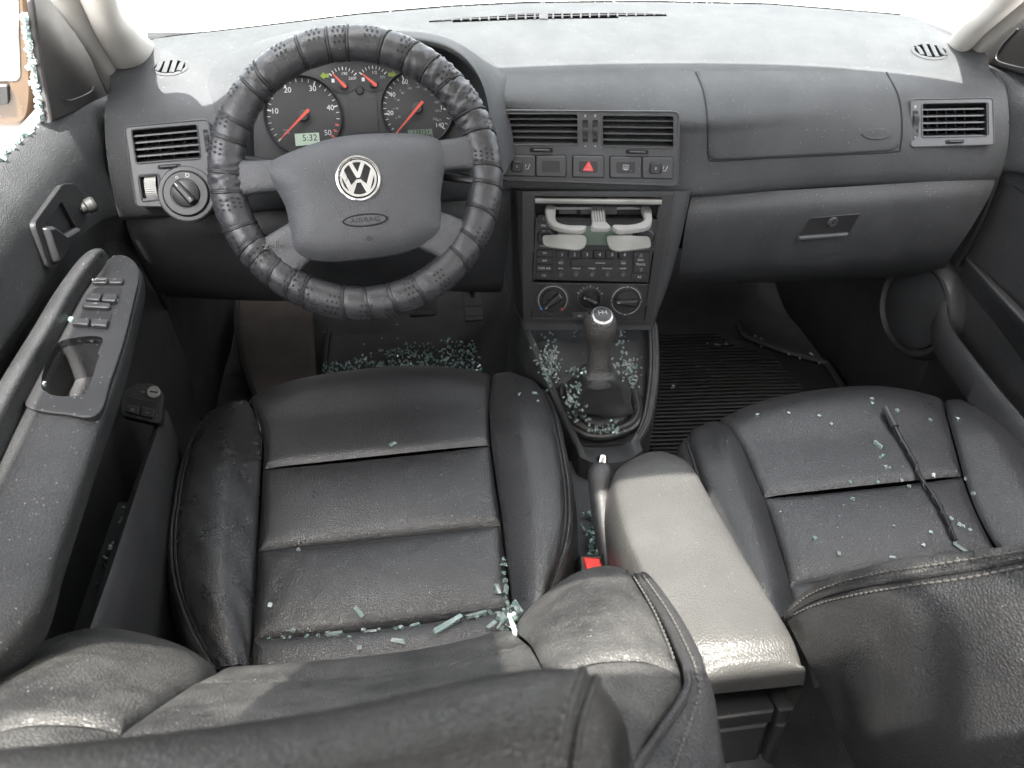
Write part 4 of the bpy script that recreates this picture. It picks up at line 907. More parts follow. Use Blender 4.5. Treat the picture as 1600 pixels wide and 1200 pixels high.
MB().grid(surf([[(-.715, .12, .62), (-.72, -.2, .60), (-.73, -.6, .62), (-.73, -1.0, .62)], [(-.70, .14, .45), (-.71, -.2, .45), (-.71, -.6, .45), (-.71, -1.0, .45)], [(-.69, .16, .25), (-.70, -.2, .22), (-.70, -.6, .22), (-.70, -1.0, .22)], [(-.71, .2, .02), (-.71, -.2, .02), (-.71, -.6, .02), (-.71, -1.0, .02)]], 20, 20)).build('lower_panel', M['doorlow'], dd, smooth=60)
# armrest
Z = lambda P, z: [U(a, b, z=zz if (zz := z) is not None else 0) for a, b in P]
L3 = Z([(176, 404), (140, 450), (108, 505), (73, 566), (40, 636), (0, 728), (-42, 830), (-92, 950)], .655)
L4 = Z([(216, 424), (204, 480), (189, 540), (170, 600), (150, 652), (118, 745), (82, 850), (46, 950)], .652)
L2 = Z([(152, 392), (116, 440), (78, 505), (38, 572), (-12, 662), (-62, 765), (-110, 880), (-160, 1010)], .682)
rowsA = []
for a, b, c in zip(L2, L3, L4):
    rowsA.append([a+np.array([-.045, 0, -.06]), a+np.array([-.022, 0, -.01]), a, (a*.4+b*.6)+np.array([0, 0, -.012]), b, b*.55+c*.45+np.array([0, 0, .002]), c*.9+b*.1+np.array([0, 0, .001]), c+np.array([.004, 0, -.010]), c+np.array([-.006, 0, -.045]), c+np.array([-.04, 0, -.085]), c+np.array([-.09, 0, -.10])])
tip = [p*1 for p in rowsA[0]]; tipc = np.mean(rowsA[0], axis=0)+np.array([-.03, .05, -.02]); rowsA = [[tipc*.8+p*.2 for p in tip], [tipc*.35+p*.65+np.array([0, .02, 0]) for p in tip]]+rowsA
endc = np.mean(rowsA[-1], axis=0)+np.array([-.03, -.03, -.03]); rowsA += [[endc*.45+p*.55+np.array([0, -.03, 0]) for p in rowsA[-1]], [endc*.97+p*.03+np.array([0, -.035, -.02]) for p in rowsA[-1]]]
AG = surf(rowsA, 110, 70); ar = MB().grid(AG); AR = ar.bvh()
cupo = [(66, 603), (70, 580), (86, 548), (104, 534), (160, 531), (152, 572), (139, 612), (126, 622), (88, 622), (70, 614)]
ar.drop([cupo]); ar.build('armrest', M['doorarm'], dd, smooth=60)
FA = Frame.axes(U(150, 500, z=.6575), (1, 0, 0), (0.02, -.01, 1))
plo = crc(np.c_[FA.px([(160, 418), (190, 402), (215, 424), (206, 478), (191, 538), (171, 598), (151, 650), (100, 648), (62, 643), (42, 632), (46, 608), (66, 570), (100, 510), (132, 453)]), np.zeros(14)], 90)[:, :2]
MB().plate(FA, plo, [crc(np.c_[FA.px(cupo), np.zeros(10)], 50)[:, :2]], -.006, .003).build('switch_plate', M['switchp'], dd, smooth=30)
MB().tube([FA.w(p, .0015) for p in plo], .0016, 6, closed=True).build('plate_edge', M['rubber'], dd)
q = crc(np.c_[FA.px(cupo), np.zeros(10)], 50)[:, :2]; cc = q.mean(0)
MB().grid([[FA.w(p, .003) for p in q], [FA.w(p, -.02) for p in q], [FA.w(cc+(p-cc)*.9, -.045) for p in q], [FA.w(cc+(p-cc)*.02, -.05) for p in q]], closev=True).build('pull_cup', M['doorlow'], dd, smooth=50)
FA3 = FA.off(.003)
def sw_(P, nm, m, h0, h1, bev=.001, r=.002): return MB().prism(FA3, rnd(FA3.px(P), r, 3), h0, h1, bev).build(nm, M[m], dd)
sw_([(147, 439), (170, 438.5), (168.5, 446), (144, 446)], 'lock_switch', 'black', 0, .004, .0012, .003); sw_([(171, 438.5), (194, 438), (193, 446), (169.5, 446)], 'lock_switch', 'black', 0, .004, .0012, .003)
for q0 in ([(143, 450), (191, 451), (182, 476), (134, 473)], [(121, 490), (175, 491), (168, 515), (113, 511)]):
    sw_(q0, 'switch_recess', 'void', 0, .0006, 0)
    a, b, c, d = [np.array(p, float) for p in q0]; m0 = (a+b)/2; m1 = (c+d)/2
    for A, B, C_, D in ((a, m0-(1, 0), m1-(1, 0), d), (m0+(1, 0), b, c, m1+(1, 0))):
        lo = [A*.45+D*.55, B*.45+C_*.55, C_, D]; s_ = sw_([tuple(p) for p in lo], 'window_switch', 'black', 0, .005, .0015)
sw_([(131, 475.5), (175, 478), (173, 486), (128, 484)], 'mirror_switch', 'black', 0, .0045, .0014, .004)
t = MB()
for s, x, y in (('LOCK', 157, 442.5), ('o', 181, 442), ('o', 151, 480), ('-', 147, 466), ('|', 137, 504), ('|', 158, 504.5)): letter(t, FA3, s, FA3.at(x, y), .006, .0053)
t.build('switch_print', M['dim'], dd, smooth=0)
# inner handle with escutcheon and lock knob
hc, hn = on(DP, 88, 352, 0, True); FHd = Frame.axes(hc, (0.05, 1, 0), hn)
es = rnd(FHd.px([(45, 350), (90, 289), (110, 288), (130, 318), (127, 345), (76, 421), (68, 419)]), .008, 4)
rec = rnd(FHd.px([(62, 351), (88, 315), (104, 345), (112, 357), (84, 372)]), .004, 3)
MB().plate(FHd, es, [rec], -.002, .006).build('handle_plate', M['switchp'], dd, smooth=30)
MB().tube([FHd.w(p, .0050) for p in es], .0012, 8, closed=True).build('handle_rim', M['black'], dd)
MB().prism(FHd, rec, -.0006, .0008).build('handle_recess', M['void'], dd)
MB().prism(FHd, rnd(FHd.px([(56, 357), (66, 354), (86, 368), (107, 356), (110, 362), (105, 376), (76, 414), (72, 410)]), .003, 3), .004, .014, .004).build('pull_handle', M['black'], dd)
MB().lathe(FHd.w(FHd.at(120, 328), .004), FHd.n*.75+FHd.u*.5+np.array([.2, 0, .2]), [(.0070, 0), (.0070, .007), (.0095, .009), (.0100, .017), (.008, .020), (.0005, .0205)], 22).build('lock_knob', M['rubber'], dd)
# door pocket with rim, and the fuel flap and boot release switches
rim_ = [U(252, 640, x=-.655), U(246, 672, x=-.645), U(224, 735, x=-.635), U(188, 845, x=-.625), U(152, 950, x=-.625), np.array([-.64, -.75, .47]), np.array([-.66, -.9, .50])]
P = path(rim_, 40); MB().grid([P+np.array([-.012, 0, -.02]), P+np.array([-.006, 0, 0]), P+np.array([.002, 0, .004]), P+np.array([.008, 0, -.004]), P+np.array([.010, 0, -.05]), P*np.array([1, 1, 0])+np.array([.0, 0, .12]), P*np.array([1, 1, 0])+np.array([-.03, 0, .03])]).build('pocket_wall', M['doorlow'], dd, smooth=60)
MB().grid([[(-.71, -.25, .33), (-.64, -.25, .33)], [(-.71, -.8, .36), (-.64, -.8, .36)]]).build('pocket_floor', M['dashlow'], dd)
FQs = Frame.axes(U(222, 632, x=-.662), (1, -.12, -.10), (.15, -.62, .80))
pq = rnd(FQs.px([(188, 640), (192, 612), (212, 600), (240, 600), (256, 615), (252, 664), (190, 650)]), .006, 4)
MB().prism(FQs, pq, -.02, .003, .001).build('release_plate', M['switchp'], dd)
MB().lathe(FQs.w(FQs.at(241, 614), .003), FQs.n, [(.0085, 0), (.0085, .003), (.007, .004), (.0065, .0025), (.0004, .0025)], 24).build('release_lock', M['silver'], dd)
MB().box(FQs, *(lambda p: (p[0]-.005, p[0]+.005, p[1]-.001, p[1]+.001))(FQs.at(241, 614)), .004, .0062).build('key_slot', M['void'], dd)
MB().prism(FQs, rnd(FQs.px([(199, 622), (246, 630), (241, 656), (195, 645)]), .002, 2), .0028, .0036).build('release_recess', M['void'], dd)
for P0 in ([(200, 633), (219, 637), (217, 650), (197, 645)], [(222, 637), (243, 641), (240, 655), (220, 651)]): MB().prism(FQs, rnd(FQs.px(P0), .0015, 2), .003, .0065, .001).build('release_switch', M['black'], dd)
t = MB(); letter(t, FQs, 'o', FQs.at(225, 613), .006, .0036); letter(t, FQs, 'o', FQs.at(208, 641), .007, .0068); letter(t, FQs, '~', FQs.at(231, 646), .009, .0068); t.build('release_print', M['dim'], dd, smooth=0)
MB().grid([[(-.76, -.14, .575), (-.655, -.14, .575)], [(-.76, -1.0, .575), (-.645, -1.0, .575)]]).build('armrest_underside', M['doorlow'], dd)
# mirror triangle
tr = np.array([U(a, b, x=-.722) for a, b in [(76, 192), (100, 182), (130, 168), (178, 158), (172, 138), (150, 105), (120, 45), (82, -25), (58, -60), (40, -60), (52, 40), (64, 120)]])
FT = Frame.axes(tr.mean(0), (0, 1, 0), (1, 0, 0)); tq = np.array([((p-FT.o)@FT.u, (p-FT.o)@FT.v) for p in tr])
MB().prism(FT, tq, -.004, .004, .003).build('mirror_triangle', M['triangle'], dd)
ti = np.array([U(a, b, x=-.714) for a, b in [(98, 152), (108, 157), (125, 152), (142, 143), (146, 135), (128, 95), (95, 30), (82, 10), (80, 60), (85, 120)]])
MB().tube(path(ti[:5], 30), .0010, 5).build('triangle_line', M['slat'], dd)
MB().grid([[(-.755, .0, .95), (-.695, .04, .95)], [(-.745, -.16, 1.12), (-.655, -.06, 1.12)], [(-.70, -.33, 1.22), (-.62, -.2, 1.22)]]).build('sun_shield', M['triangle'], dd, thick=.01)  # unseen plate added to keep sun off the left fascia
# gap seal between door and dash
MB().tube(path([U(a, b, x=-.692) for a, b in [(176, 150), (174, 185), (183, 240), (194, 300), (206, 345), (230, 420), (262, 480)]], 40), .0055, 8).build('seal', M['rubber'], dd)
MB().tube(path([U(a, b, x=-.738) for a, b in [(72, 184), (40, 212), (0, 248), (-80, 325)]], 20), .005, 6).build('window_seal', M['rubber'], dd)

# ================================================================== passenger door
pd = thing('passenger_door', 'passenger door panel with oval speaker and map pocket', 'car door', (.70, -.2, .05))
rp = X([[(1531, 100, .745), (1570, 103, .75), (1612, 118, .75), (1720, 172, .75)], [(1529, 97, .712), (1568, 104, .728), (1607, 118, .733), (1712, 172, .733)], [(1545, 116, .70), (1582, 128, .708), (1616, 148, .712), (1718, 215, .712)],
        [(1560, 150, .692), (1594, 160, .698), (1630, 185, .703), (1725, 260, .703)], [(1568, 200, .69), (1600, 210, .697), (1640, 235, .70), (1730, 320, .70)], [(1563, 262, .69), (1600, 268, .697), (1640, 290, .70), (1730, 370, .70)],
        [(1560, 272, .70), (1598, 278, .712), (1636, 300, .718), (1725, 385, .718)], [(1540, 330, .715), (1585, 345, .728), (1630, 375, .73), (1715, 470, .73)], [(1516, 392, .715), (1570, 440, .728), (1620, 490, .73), (1705, 590, .73)]])
MB().grid(surf(rp, 60, 40)).build('upper_panel', M['door'], pd, smooth=60)
lp = X([[(1512, 398, .705), (1555, 440, .70), (1604, 490, .69), (1705, 598, .69)], [(1511, 403, .692), (1552, 446, .675), (1598, 494, .668), (1702, 604, .668)], [(1508, 412, .69), (1546, 455, .672), (1592, 505, .665), (1696, 618, .665)], [(1498, 445, .70), (1535, 480, .70), (1590, 545, .70), (1690, 680, .70)], [(1486, 500, .70), (1530, 530, .715), (1590, 600, .72), (1690, 740, .72)]])
MB().grid(surf(lp, 40, 40)).build('armrest', M['doorlow'], pd, smooth=60)
rim_ = [U(1478, 470, x=.672), U(1480, 498, x=.662), U(1490, 522, x=.652), U(1520, 562, x=.642), U(1560, 612, x=.638), U(1602, 662, x=.636), U(1700, 790, x=.636)]
P = path(rim_, 50); MB().grid([P+np.array([.02, 0, -.03]), P+np.array([.008, 0, -.002]), P+np.array([0, 0, .003]), P+np.array([-.008, 0, -.006]), P+np.array([-.012, 0, -.05]), P*np.array([0, 1, 0])+np.array([.69, 0, .27]), P*np.array([0, 1, 0])+np.array([.70, 0, .02])]).build('pocket_wall', M['doorlow'], pd, smooth=60)
MB().grid(surf([[(.705, .2, .62), (.715, -.1, .60), (.72, -.5, .60), (.72, -1, .60)], [(.69, .2, .45), (.705, -.1, .45), (.715, -.5, .45), (.715, -1, .45)], [(.69, .22, .2), (.70, -.1, .2), (.70, -.5, .2), (.70, -1, .2)], [(.71, .25, .0), (.71, -.1, .0), (.71, -.5, 0), (.71, -1, 0)]], 20, 20)).build('lower_panel', M['doorlow'], pd, smooth=60)
sp = U(1433, 481, x=.672); FSp = Frame.axes(sp, (0, 1, 0), (-1, -.12, .06))
so = MB().lathe(sp, FSp.n, [(.104, -.03), (.100, -.004), (.092, .010), (.086, .012), (.081, .006), (.079, -.002)], 48).build('speaker_ring', M['doorlow'], pd)
MB().lathe(sp, FSp.n, [(.0785, -.001), (.078, .006), (.06, .012), (.03, .0145), (.0005, .015)], 48).build('speaker_grille', M['dashlow'], pd)
tr = np.array([U(a, b, x=.722) for a, b in [(1534, 96), (1560, 104), (1585, 112), (1625, 125), (1660, 30), (1625, 5), (1601, 26), (1560, 62)]])
FT2 = Frame.axes(tr.mean(0), (0, -1, 0), (-1, 0, 0)); tq = np.array([((p-FT2.o)@FT2.u, (p-FT2.o)@FT2.v) for p in tr])
MB().prism(FT2, tq, -.012, .006, .003).build('mirror_triangle', M['triangle'], pd)
MB().tube(path([U(a, b, x=.714) for a, b in [(1590, 45), (1565, 72), (1556, 88), (1562, 97), (1590, 105), (1625, 112)]], 30), .0016, 6).build('tweeter_rim', M['slat'], pd)
MB().tube(path([U(a, b, x=.692) for a, b in [(1550, 112), (1567, 140), (1572, 190), (1566, 250), (1556, 285), (1530, 350), (1495, 415)]], 40), .0055, 8).build('seal', M['rubber'], pd)
# ================================================================== seats
def zpt(P): return [U(a, b, z=c) for a, b, c in P]
def zlow(P, k=.012): return [U(a, b, z=c-k) for a, b, c in P]
def dpt(P): return [U(a, b, d=c) for a, b, c in P]
ds = thing('driver_seat', 'black leather driver seat with creased bolsters and glass bits', 'car seat', (-.35, -.45, .0))
# seam lines of the cushion, front to back
SL = [(386, 642, .270), (391, 628, .318), (407, 668, .335), (411, 700, .334), (410, 730, .332), (407, 790, .327), (403, 857, .322), (399, 930, .312), (395, 998, .302), (390, 1045, .292)]
SR = [(770, 602, .270), (768, 588, .318), (764, 630, .335), (764, 662, .334), (766, 693, .332), (774, 755, .327), (783, 817, .322), (790, 885, .312), (799, 952, .302), (806, 1000, .292)]
def row(i, bow=0.0, zup=0.0):
    a, b = SL[i], SR[i]; out = []
    for t in (0, .33, .67, 1): out.append((a[0]+(b[0]-a[0])*t, a[1]+(b[1]-a[1])*t+bow*4*t*(1-t), a[2]+(b[2]-a[2])*t+zup*4*t*(1-t)))
    return zpt(out)
def cpanel(ctrl, name, par, m='leather', label=None, **k):
    G = pad(ctrl, **k); mb = MB().grid(G); mb.build(name, M[m], par, smooth=80, label=label); return mb
CU = []
nose = [U(384, 650, z=.24), U(500, 622, z=.24), U(640, 606, z=.24), U(772, 608, z=.24)]
front = [nose, zpt([(384, 634, .285), (500, 604, .290), (640, 588, .290), (772, 592, .285)]), zpt([(388, 624, .318), (480, 598, .326), (640, 580, .328), (768, 585, .318)]), zpt([(396, 634, .333), (500, 612, .342), (650, 593, .343), (766, 600, .333)]), row(2, -3), row(3), row(4, 4)]
CU.append(cpanel(front, 'front_panel', ds, nu=60, nv=50, puff=.010, tuck=.006, w=.006, edges='LRB'))
CU.append(cpanel([row(4, 4), row(5, 3), row(6, 4)], 'centre_panel', ds, nu=50, nv=50, puff=.016, tuck=.006, w=.006, edges='LRTB'))
CU.append(cpanel([row(6, 4), row(7, 4), row(8, 8)], 'centre_panel', ds, nu=50, nv=50, puff=.018, tuck=.006, w=.006, edges='LRTB', wrinkle=.0006))
CU.append(cpanel([row(8, 8), row(9, 6), [p+np.array([0, -.07, -.03]) for p in row(9, 6)]], 'rear_panel', ds, nu=30, nv=50, puff=.006, tuck=.006, w=.006, edges='LRT'))
# bolsters: seam, crest, piping edge, side
def bolster(seam, crest, edge, name, par, m, side, low=.17, **k):
    rows = []
    for s, c, e in zip(seam, crest, edge):
        rows.append([s, s*.35+c*.65+np.array([0, 0, .004]), c, c*.4+e*.6+np.array([0, 0, .004]), e])
    G = pad(rows, **k); mb = MB().grid(G); mb.build(name, M[m], par, smooth=80)
    E = np.array([G[i, -1] for i in range(G.shape[0])]); return mb, E
def sides(E, par, m, outx, low, name='side_panel'):
    lo = E.copy(); lo[:, 2] = low; lo[:, 0] += outx*.2; mid = E*.5+lo*.5; mid[:, 0] += outx
    G = np.stack([cr(np.array([E[i]+np.array([0, 0, -.002]), E[i]*.85+mid[i]*.15+np.array([outx*.5, 0, 0]), mid[i], lo[i]]), np.linspace(0, 1, 14)) for i in range(len(E))], 0)
    MB().grid(G).build(name, M[m], par, smooth=80)
seamL = zpt(SL); seamR = zpt(SR)
crL = zlow([(350, 655, .270), (350, 637, .322), (345, 672, .354), (343, 725, .368), (342, 760, .370), (338, 815, .370), (335, 875, .366), (338, 935, .357), (350, 990, .342), (365, 1040, .32)])
edL = zpt([(326, 676, .250), (318, 656, .296), (296, 700, .328), (284, 742, .340), (278, 780, .342), (272, 830, .342), (274, 890, .338), (288, 945, .330), (312, 1000, .318), (340, 1045, .30)])
b1, EL = bolster(seamL, crL, edL, 'bolster', ds, 'leather_old', -1, nu=90, nv=44, puff=.004, tuck=.004, w=.004, edges='LR', wrinkle=.0009); CU.append(b1)
crR = zlow([(800, 604, .270), (806, 588, .322), (820, 615, .352), (824, 662, .366), (829, 695, .368), (838, 755, .368), (844, 815, .363), (846, 875, .354), (842, 935, .340), (836, 990, .32)])
edR = zpt([(826, 616, .250), (844, 606, .296), (862, 640, .328), (871, 680, .338), (878, 715, .340), (885, 765, .340), (885, 820, .336), (875, 872, .328), (858, 925, .315), (845, 985, .30)])
b2, ER_ = bolster(seamR, crR, edR, 'bolster', ds, 'leather', 1, nu=90, nv=44, puff=.004, tuck=.004, w=.004, edges='LR', wrinkle=.0003); CU.append(b2)
sides(EL, ds, 'leather_plain', -.022, .14); sides(ER_, ds, 'leather_plain', .022, .14)
for E, s in ((EL, -1), (ER_, 1)):
    for o in (.0, .006): MB().tube(E+np.array([s*o, 0, .0016-o*.5]), .0024, 8).build('piping', M['leather_plain'], ds)
    stitch(E+np.array([-s*.008, 0, .0062]), .006, .0011).build('stitching', M['thread'], ds)
MB().grid([[p+np.array([0, 0, -.03]) for p in EL[::6]], [p+np.array([0, 0, -.03]) for p in ER_[::6]]]).build('cushion_base', M['void'], ds)
# driver backrest
def d3(P): return np.array(dpt(P))
bk = [d3([(345, 1052, .84), (450, 1046, .845), (600, 1032, .85), (700, 1016, .85), (800, 992, .845)]), d3([(344, 1043, .80), (450, 1036, .80), (600, 1022, .80), (700, 1006, .80), (801, 981, .80)]), d3([(338, 1046, .74), (450, 1041, .74), (600, 1030, .74), (700, 1014, .74), (806, 988, .74)]), d3([(300, 1064, .66), (440, 1066, .66), (600, 1056, .66), (720, 1036, .66), (826, 1004, .67)]), d3([(245, 1100, .57), (420, 1105, .57), (600, 1095, .57), (740, 1070, .57), (848, 1042, .59)]), d3([(190, 1140, .50), (400, 1155, .50), (600, 1150, .50), (760, 1120, .50), (868, 1090, .53)]), d3([(130, 1210, .45), (380, 1225, .45), (600, 1225, .45), (780, 1200, .45), (890, 1170, .48)])]
low = [p+np.array([.0, .07, -.10]) for p in bk[0]]
BK = []
BK.append(cpanel([low]+bk[:4], 'backrest_lower_panel', ds, 'leather_dust', nu=50, nv=60, puff=.0, tuck=.004, w=.006, edges='LRB'))
BK.append(cpanel(bk[3:], 'backrest_upper_panel', ds, 'leather_dust', nu=50, nv=60, puff=.003, tuck=.004, w=.006, edges='LRT'))
# left shoulder bolster
lb = [d3([(-60, 1110, .80), (60, 1060, .84), (200, 1020, .85), (300, 1040, .85), (346, 1054, .85)]), d3([(-60, 1085, .74), (40, 1026, .77), (150, 990, .785), (260, 1006, .79), (344, 1043, .80)]), d3([(-80, 1090, .66), (30, 1030, .69), (140, 997, .71), (250, 1018, .72), (330, 1050, .73)]), d3([(-100, 1120, .57), (20, 1060, .60), (120, 1038, .615), (215, 1058, .625), (288, 1072, .64)]), d3([(-100, 1150, .51), (20, 1105, .535), (100, 1092, .545), (180, 1098, .55), (238, 1104, .56)]), d3([(-100, 1160, .475), (20, 1132, .495), (90, 1128, .50), (150, 1130, .505), (192, 1136, .505)])]
BK.append(cpanel(lb, 'backrest_bolster', ds, 'leather_dust', nu=60, nv=60, puff=.004, tuck=.006, w=.006, edges='RB', wrinkle=.0004))
ls = [d3([(-100, 1162, .474), (20, 1134, .494), (90, 1130, .499), (150, 1132, .504), (192, 1138, .504)]), d3([(-100, 1190, .45), (20, 1165, .465), (90, 1160, .47), (150, 1165, .475), (190, 1175, .475)]), d3([(-100, 1260, .40), (20, 1240, .42), (90, 1240, .42), (150, 1240, .42), (185, 1240, .42)])]
BK.append(cpanel(ls, 'shoulder_panel', ds, 'leather_dust', nu=30, nv=40, puff=.002, tuck=.006, w=.006, edges='T'))
# right shoulder bolster
rb = [d3([(800, 990, .84), (840, 955, .85), (890, 920, .855), (950, 905, .86), (985, 925, .86)]), d3([(801, 982, .80), (845, 940, .81), (900, 902, .815), (952, 889, .82), (990, 901, .82)]), d3([(808, 986, .74), (855, 945, .76), (915, 912, .77), (965, 905, .775), (1007, 925, .775)]), d3([(828, 1003, .67), (875, 972, .69), (930, 950, .70), (985, 950, .71), (1036, 972, .715)]), d3([(850, 1042, .60), (900, 1020, .62), (945, 1008, .635), (1005, 1008, .645), (1060, 1025, .655)]), d3([(856, 1062, .575), (905, 1040, .595), (950, 1032, .61), (1010, 1032, .62), (1069, 1050, .628)])]
BK.append(cpanel(rb, 'backrest_bolster', ds, 'leather_dust', nu=60, nv=60, puff=.004, tuck=.005, w=.006, edges='LRB'))
rs = [rb[-1], d3([(862, 1085, .555), (910, 1066, .575), (955, 1060, .585), (1012, 1064, .595), (1068, 1082, .603)]), d3([(880, 1140, .51), (920, 1125, .525), (960, 1120, .535), (1000, 1128, .54), (1030, 1142, .548)]), d3([(900, 1220, .46), (930, 1210, .465), (960, 1205, .47), (980, 1205, .472), (985, 1205, .475)])]
BK.append(cpanel(rs, 'shoulder_panel', ds, 'leather_dust', nu=40, nv=40, puff=.003, tuck=.005, w=.006, edges='LRT'))
edge = np.vstack([[r[-1] for r in rb], [rs[1][-1], rs[2][-1], rs[3][-1]]]); EP = path(edge, 70)
MB().tube(EP+np.array([.002, 0, .001]), .0032, 8).build('piping', M['leather_plain'], ds)
outer = d3([(990, 935, .88), (1000, 915, .845), (1024, 935, .80), (1062, 990, .74), (1092, 1048, .685), (1100, 1075, .66), (1118, 1130, .63), (1135, 1210, .58), (1150, 1300, .54)])
dn = outer+np.array([.01, -.05, -.14])
sg = [EP[[int(i) for i in np.linspace(0, 69, 9)]], EP[[int(i) for i in np.linspace(0, 69, 9)]]*.45+outer*.55+np.array([.006, 0, .012]), outer, dn]
SG = np.stack([cr(np.array([s_[i] for s_ in sg]), np.linspace(0, 1, 20)) for i in range(9)], 0); SG = np.stack([cr(SG[:, j], np.linspace(0, 1, 60)) for j in range(20)], 1)
MB().grid(SG).build('backrest_side', M['leather_plain'], ds, smooth=80)
back_ = [[(-.58, -.72, .20), (-.36, -.72, .20), (-.12, -.70, .20)], [(-.57, -.86, .50), (-.36, -.88, .50), (-.12, -.84, .50)], [(-.52, -.96, .72), (-.36, -.98, .72), (-.20, -.95, .72)]]
MB().grid(surf(back_, 12, 12)).build('backrest_shell', M['leather_plain'], ds, smooth=80)
for o in (-.006, .0055):
    st = [SG[i, 0]+gridn(SG)[i, 2]*.002 for i in range(60)]
for off_ in (3,): stitch([SG[i, off_]+np.array([0, 0, .0015]) for i in range(60)], .0075, .0013).build('stitching', M['thread'], ds)
Rg = surf(rb, 40, 40); stitch([Rg[i, 36]+gridn(Rg)[i, 36]*.004 for i in range(40)], .0075, .0013).build('stitching', M['thread'], ds)
# headrest (closest to the lens)
FHr = Frame.axes(U(500, 1215, d=.315), (1, -.13, 0), fwd*-.35+upv*.85)
hr = []
def hx(px): return FHr.at(px, 1180)[0]
hp = [d3([(-150, 1215, .36), (200, 1180, .365), (500, 1140, .37), (800, 1095, .375), (905, 1078, .375), (945, 1098, .375), (975, 1150, .372), (990, 1215, .37)]),
      d3([(-150, 1190, .34), (200, 1158, .34), (500, 1118, .345), (780, 1060, .35), (895, 1048, .352), (940, 1072, .352), (975, 1125, .35), (988, 1190, .348)]),
      d3([(-150, 1186, .315), (200, 1155, .315), (500, 1116, .318), (780, 1060, .322), (892, 1056, .325), (936, 1082, .326), (968, 1132, .325), (983, 1200, .322)]),
      d3([(-150, 1235, .285), (200, 1215, .285), (500, 1190, .285), (770, 1145, .29), (868, 1140, .294), (915, 1150, .297), (950, 1185, .298), (970, 1240, .297)]),
      d3([(-150, 1350, .265), (200, 1340, .265), (500, 1320, .265), (760, 1290, .268), (850, 1290, .27), (895, 1295, .273), (930, 1310, .275), (950, 1340, .275)])]
HRg = surf(hp, 50, 100); MB().grid(HRg).build('headrest', M['headrest'], ds, smooth=80)
nh = gridn(HRg)
for j0 in (60, 67):
    MB().tube([HRg[i, j0+ (2 if i > 30 else 0)*0]+nh[i, j0]*.0005 for i in range(0, 50)], .0019, 8).build('headrest_piping', M['headrest'], ds)
for j0 in (58, 69): stitch([HRg[i, j0]+nh[i, j0]*.0008 for i in range(0, 50)], .006, .0007).build('stitching', M['thread'], ds)


# ------------------------------------------------------------------ passenger seat
ps = thing('passenger_seat', 'black leather passenger seat sprinkled with glass', 'car seat', (.36, -.5, 0))
PL = [(1118, 675, .24), (1124, 660, .290), (1145, 672, .315), (1163, 700, .318), (1180, 740, .316), (1195, 775, .312), (1213, 830, .306), (1228, 880, .300), (1237, 913, .295), (1245, 960, .285)]
PR = [(1475, 642, .24), (1476, 627, .290), (1480, 645, .315), (1488, 675, .318), (1497, 708, .316), (1506, 742, .312), (1523, 790, .306), (1545, 835, .300), (1562, 862, .295), (1585, 905, .285)]
def prow(i, bow=0.0):
    a, b = PL[i], PR[i]; return zpt([(a[0]+(b[0]-a[0])*t, a[1]+(b[1]-a[1])*t+bow*4*t*(1-t), a[2]+(b[2]-a[2])*t) for t in (0, .33, .67, 1)])
nose = zpt([(1122, 690, .20), (1250, 655, .20), (1370, 645, .20), (1478, 655, .20)])
PU = []
PU.append(cpanel([nose, zpt([(1120, 668, .265), (1220, 636, .27), (1360, 622, .27), (1476, 634, .265)]), zpt([(1122, 660, .297), (1215, 631, .305), (1360, 613, .308), (1476, 625, .297)]), zpt([(1140, 668, .316), (1230, 646, .324), (1360, 630, .325), (1479, 640, .316)]), prow(3), prow(4), prow(5, 4)], 'front_panel', ps, nu=60, nv=50, puff=.012, tuck=.006, w=.006, edges='LRB'))
PU.append(cpanel([prow(5, 4), prow(6, 3), prow(7, 3), prow(8, 4)], 'centre_panel', ps, nu=50, nv=50, puff=.015, tuck=.006, w=.006, edges='LRTB'))
PU.append(cpanel([prow(8, 4), prow(9, 4), [p+np.array([0, -.08, -.04]) for p in prow(9, 4)]], 'rear_panel', ps, nu=30, nv=40, puff=.005, tuck=.006, w=.006, edges='LRT'))
pcl = zlow([(1096, 684, .24), (1098, 668, .298), (1114, 686, .330), (1130, 720, .345), (1142, 755, .346), (1155, 790, .345), (1172, 840, .342), (1186, 885, .338), (1196, 925, .33), (1206, 970, .31)])
pel = zpt([(1080, 694, .22), (1076, 680, .272), (1074, 692, .304), (1082, 718, .316), (1092, 752, .318), (1104, 790, .318), (1124, 840, .315), (1140, 885, .312), (1155, 925, .305), (1172, 975, .29)])
b3, EPL = bolster(zpt(PL), pcl, pel, 'bolster', ps, 'leather', -1, nu=80, nv=40, puff=.003, tuck=.004, w=.004, edges='LR'); PU.append(b3)
pcr = zlow([(1500, 648, .24), (1506, 630, .298), (1532, 645, .330), (1555, 678, .345), (1575, 712, .346), (1592, 745, .345), (1618, 795, .342), (1640, 840, .338), (1660, 875, .33), (1680, 920, .31)])
per = zpt([(1520, 658, .22), (1535, 640, .272), (1572, 654, .304), (1605, 690, .314), (1628, 728, .316), (1648, 765, .316), (1675, 815, .313), (1695, 860, .31), (1715, 895, .30), (1735, 940, .29)])
b4, EPR = bolster(zpt(PR), pcr, per, 'bolster', ps, 'leather', 1, nu=80, nv=40, puff=.003, tuck=.004, w=.004, edges='LR'); PU.append(b4)
sides(EPL, ps, 'leather_plain', -.02, .12); sides(EPR, ps, 'leather_plain', .02, .12)
for E, s in ((EPL, -1), (EPR, 1)):
    MB().tube(E+np.array([s*.001, 0, .0016]), .0024, 8).build('piping', M['leather_plain'], ps)
    stitch(E+np.array([-s*.008, 0, .0058]), .006, .0011).build('stitching', M['thread'], ps)
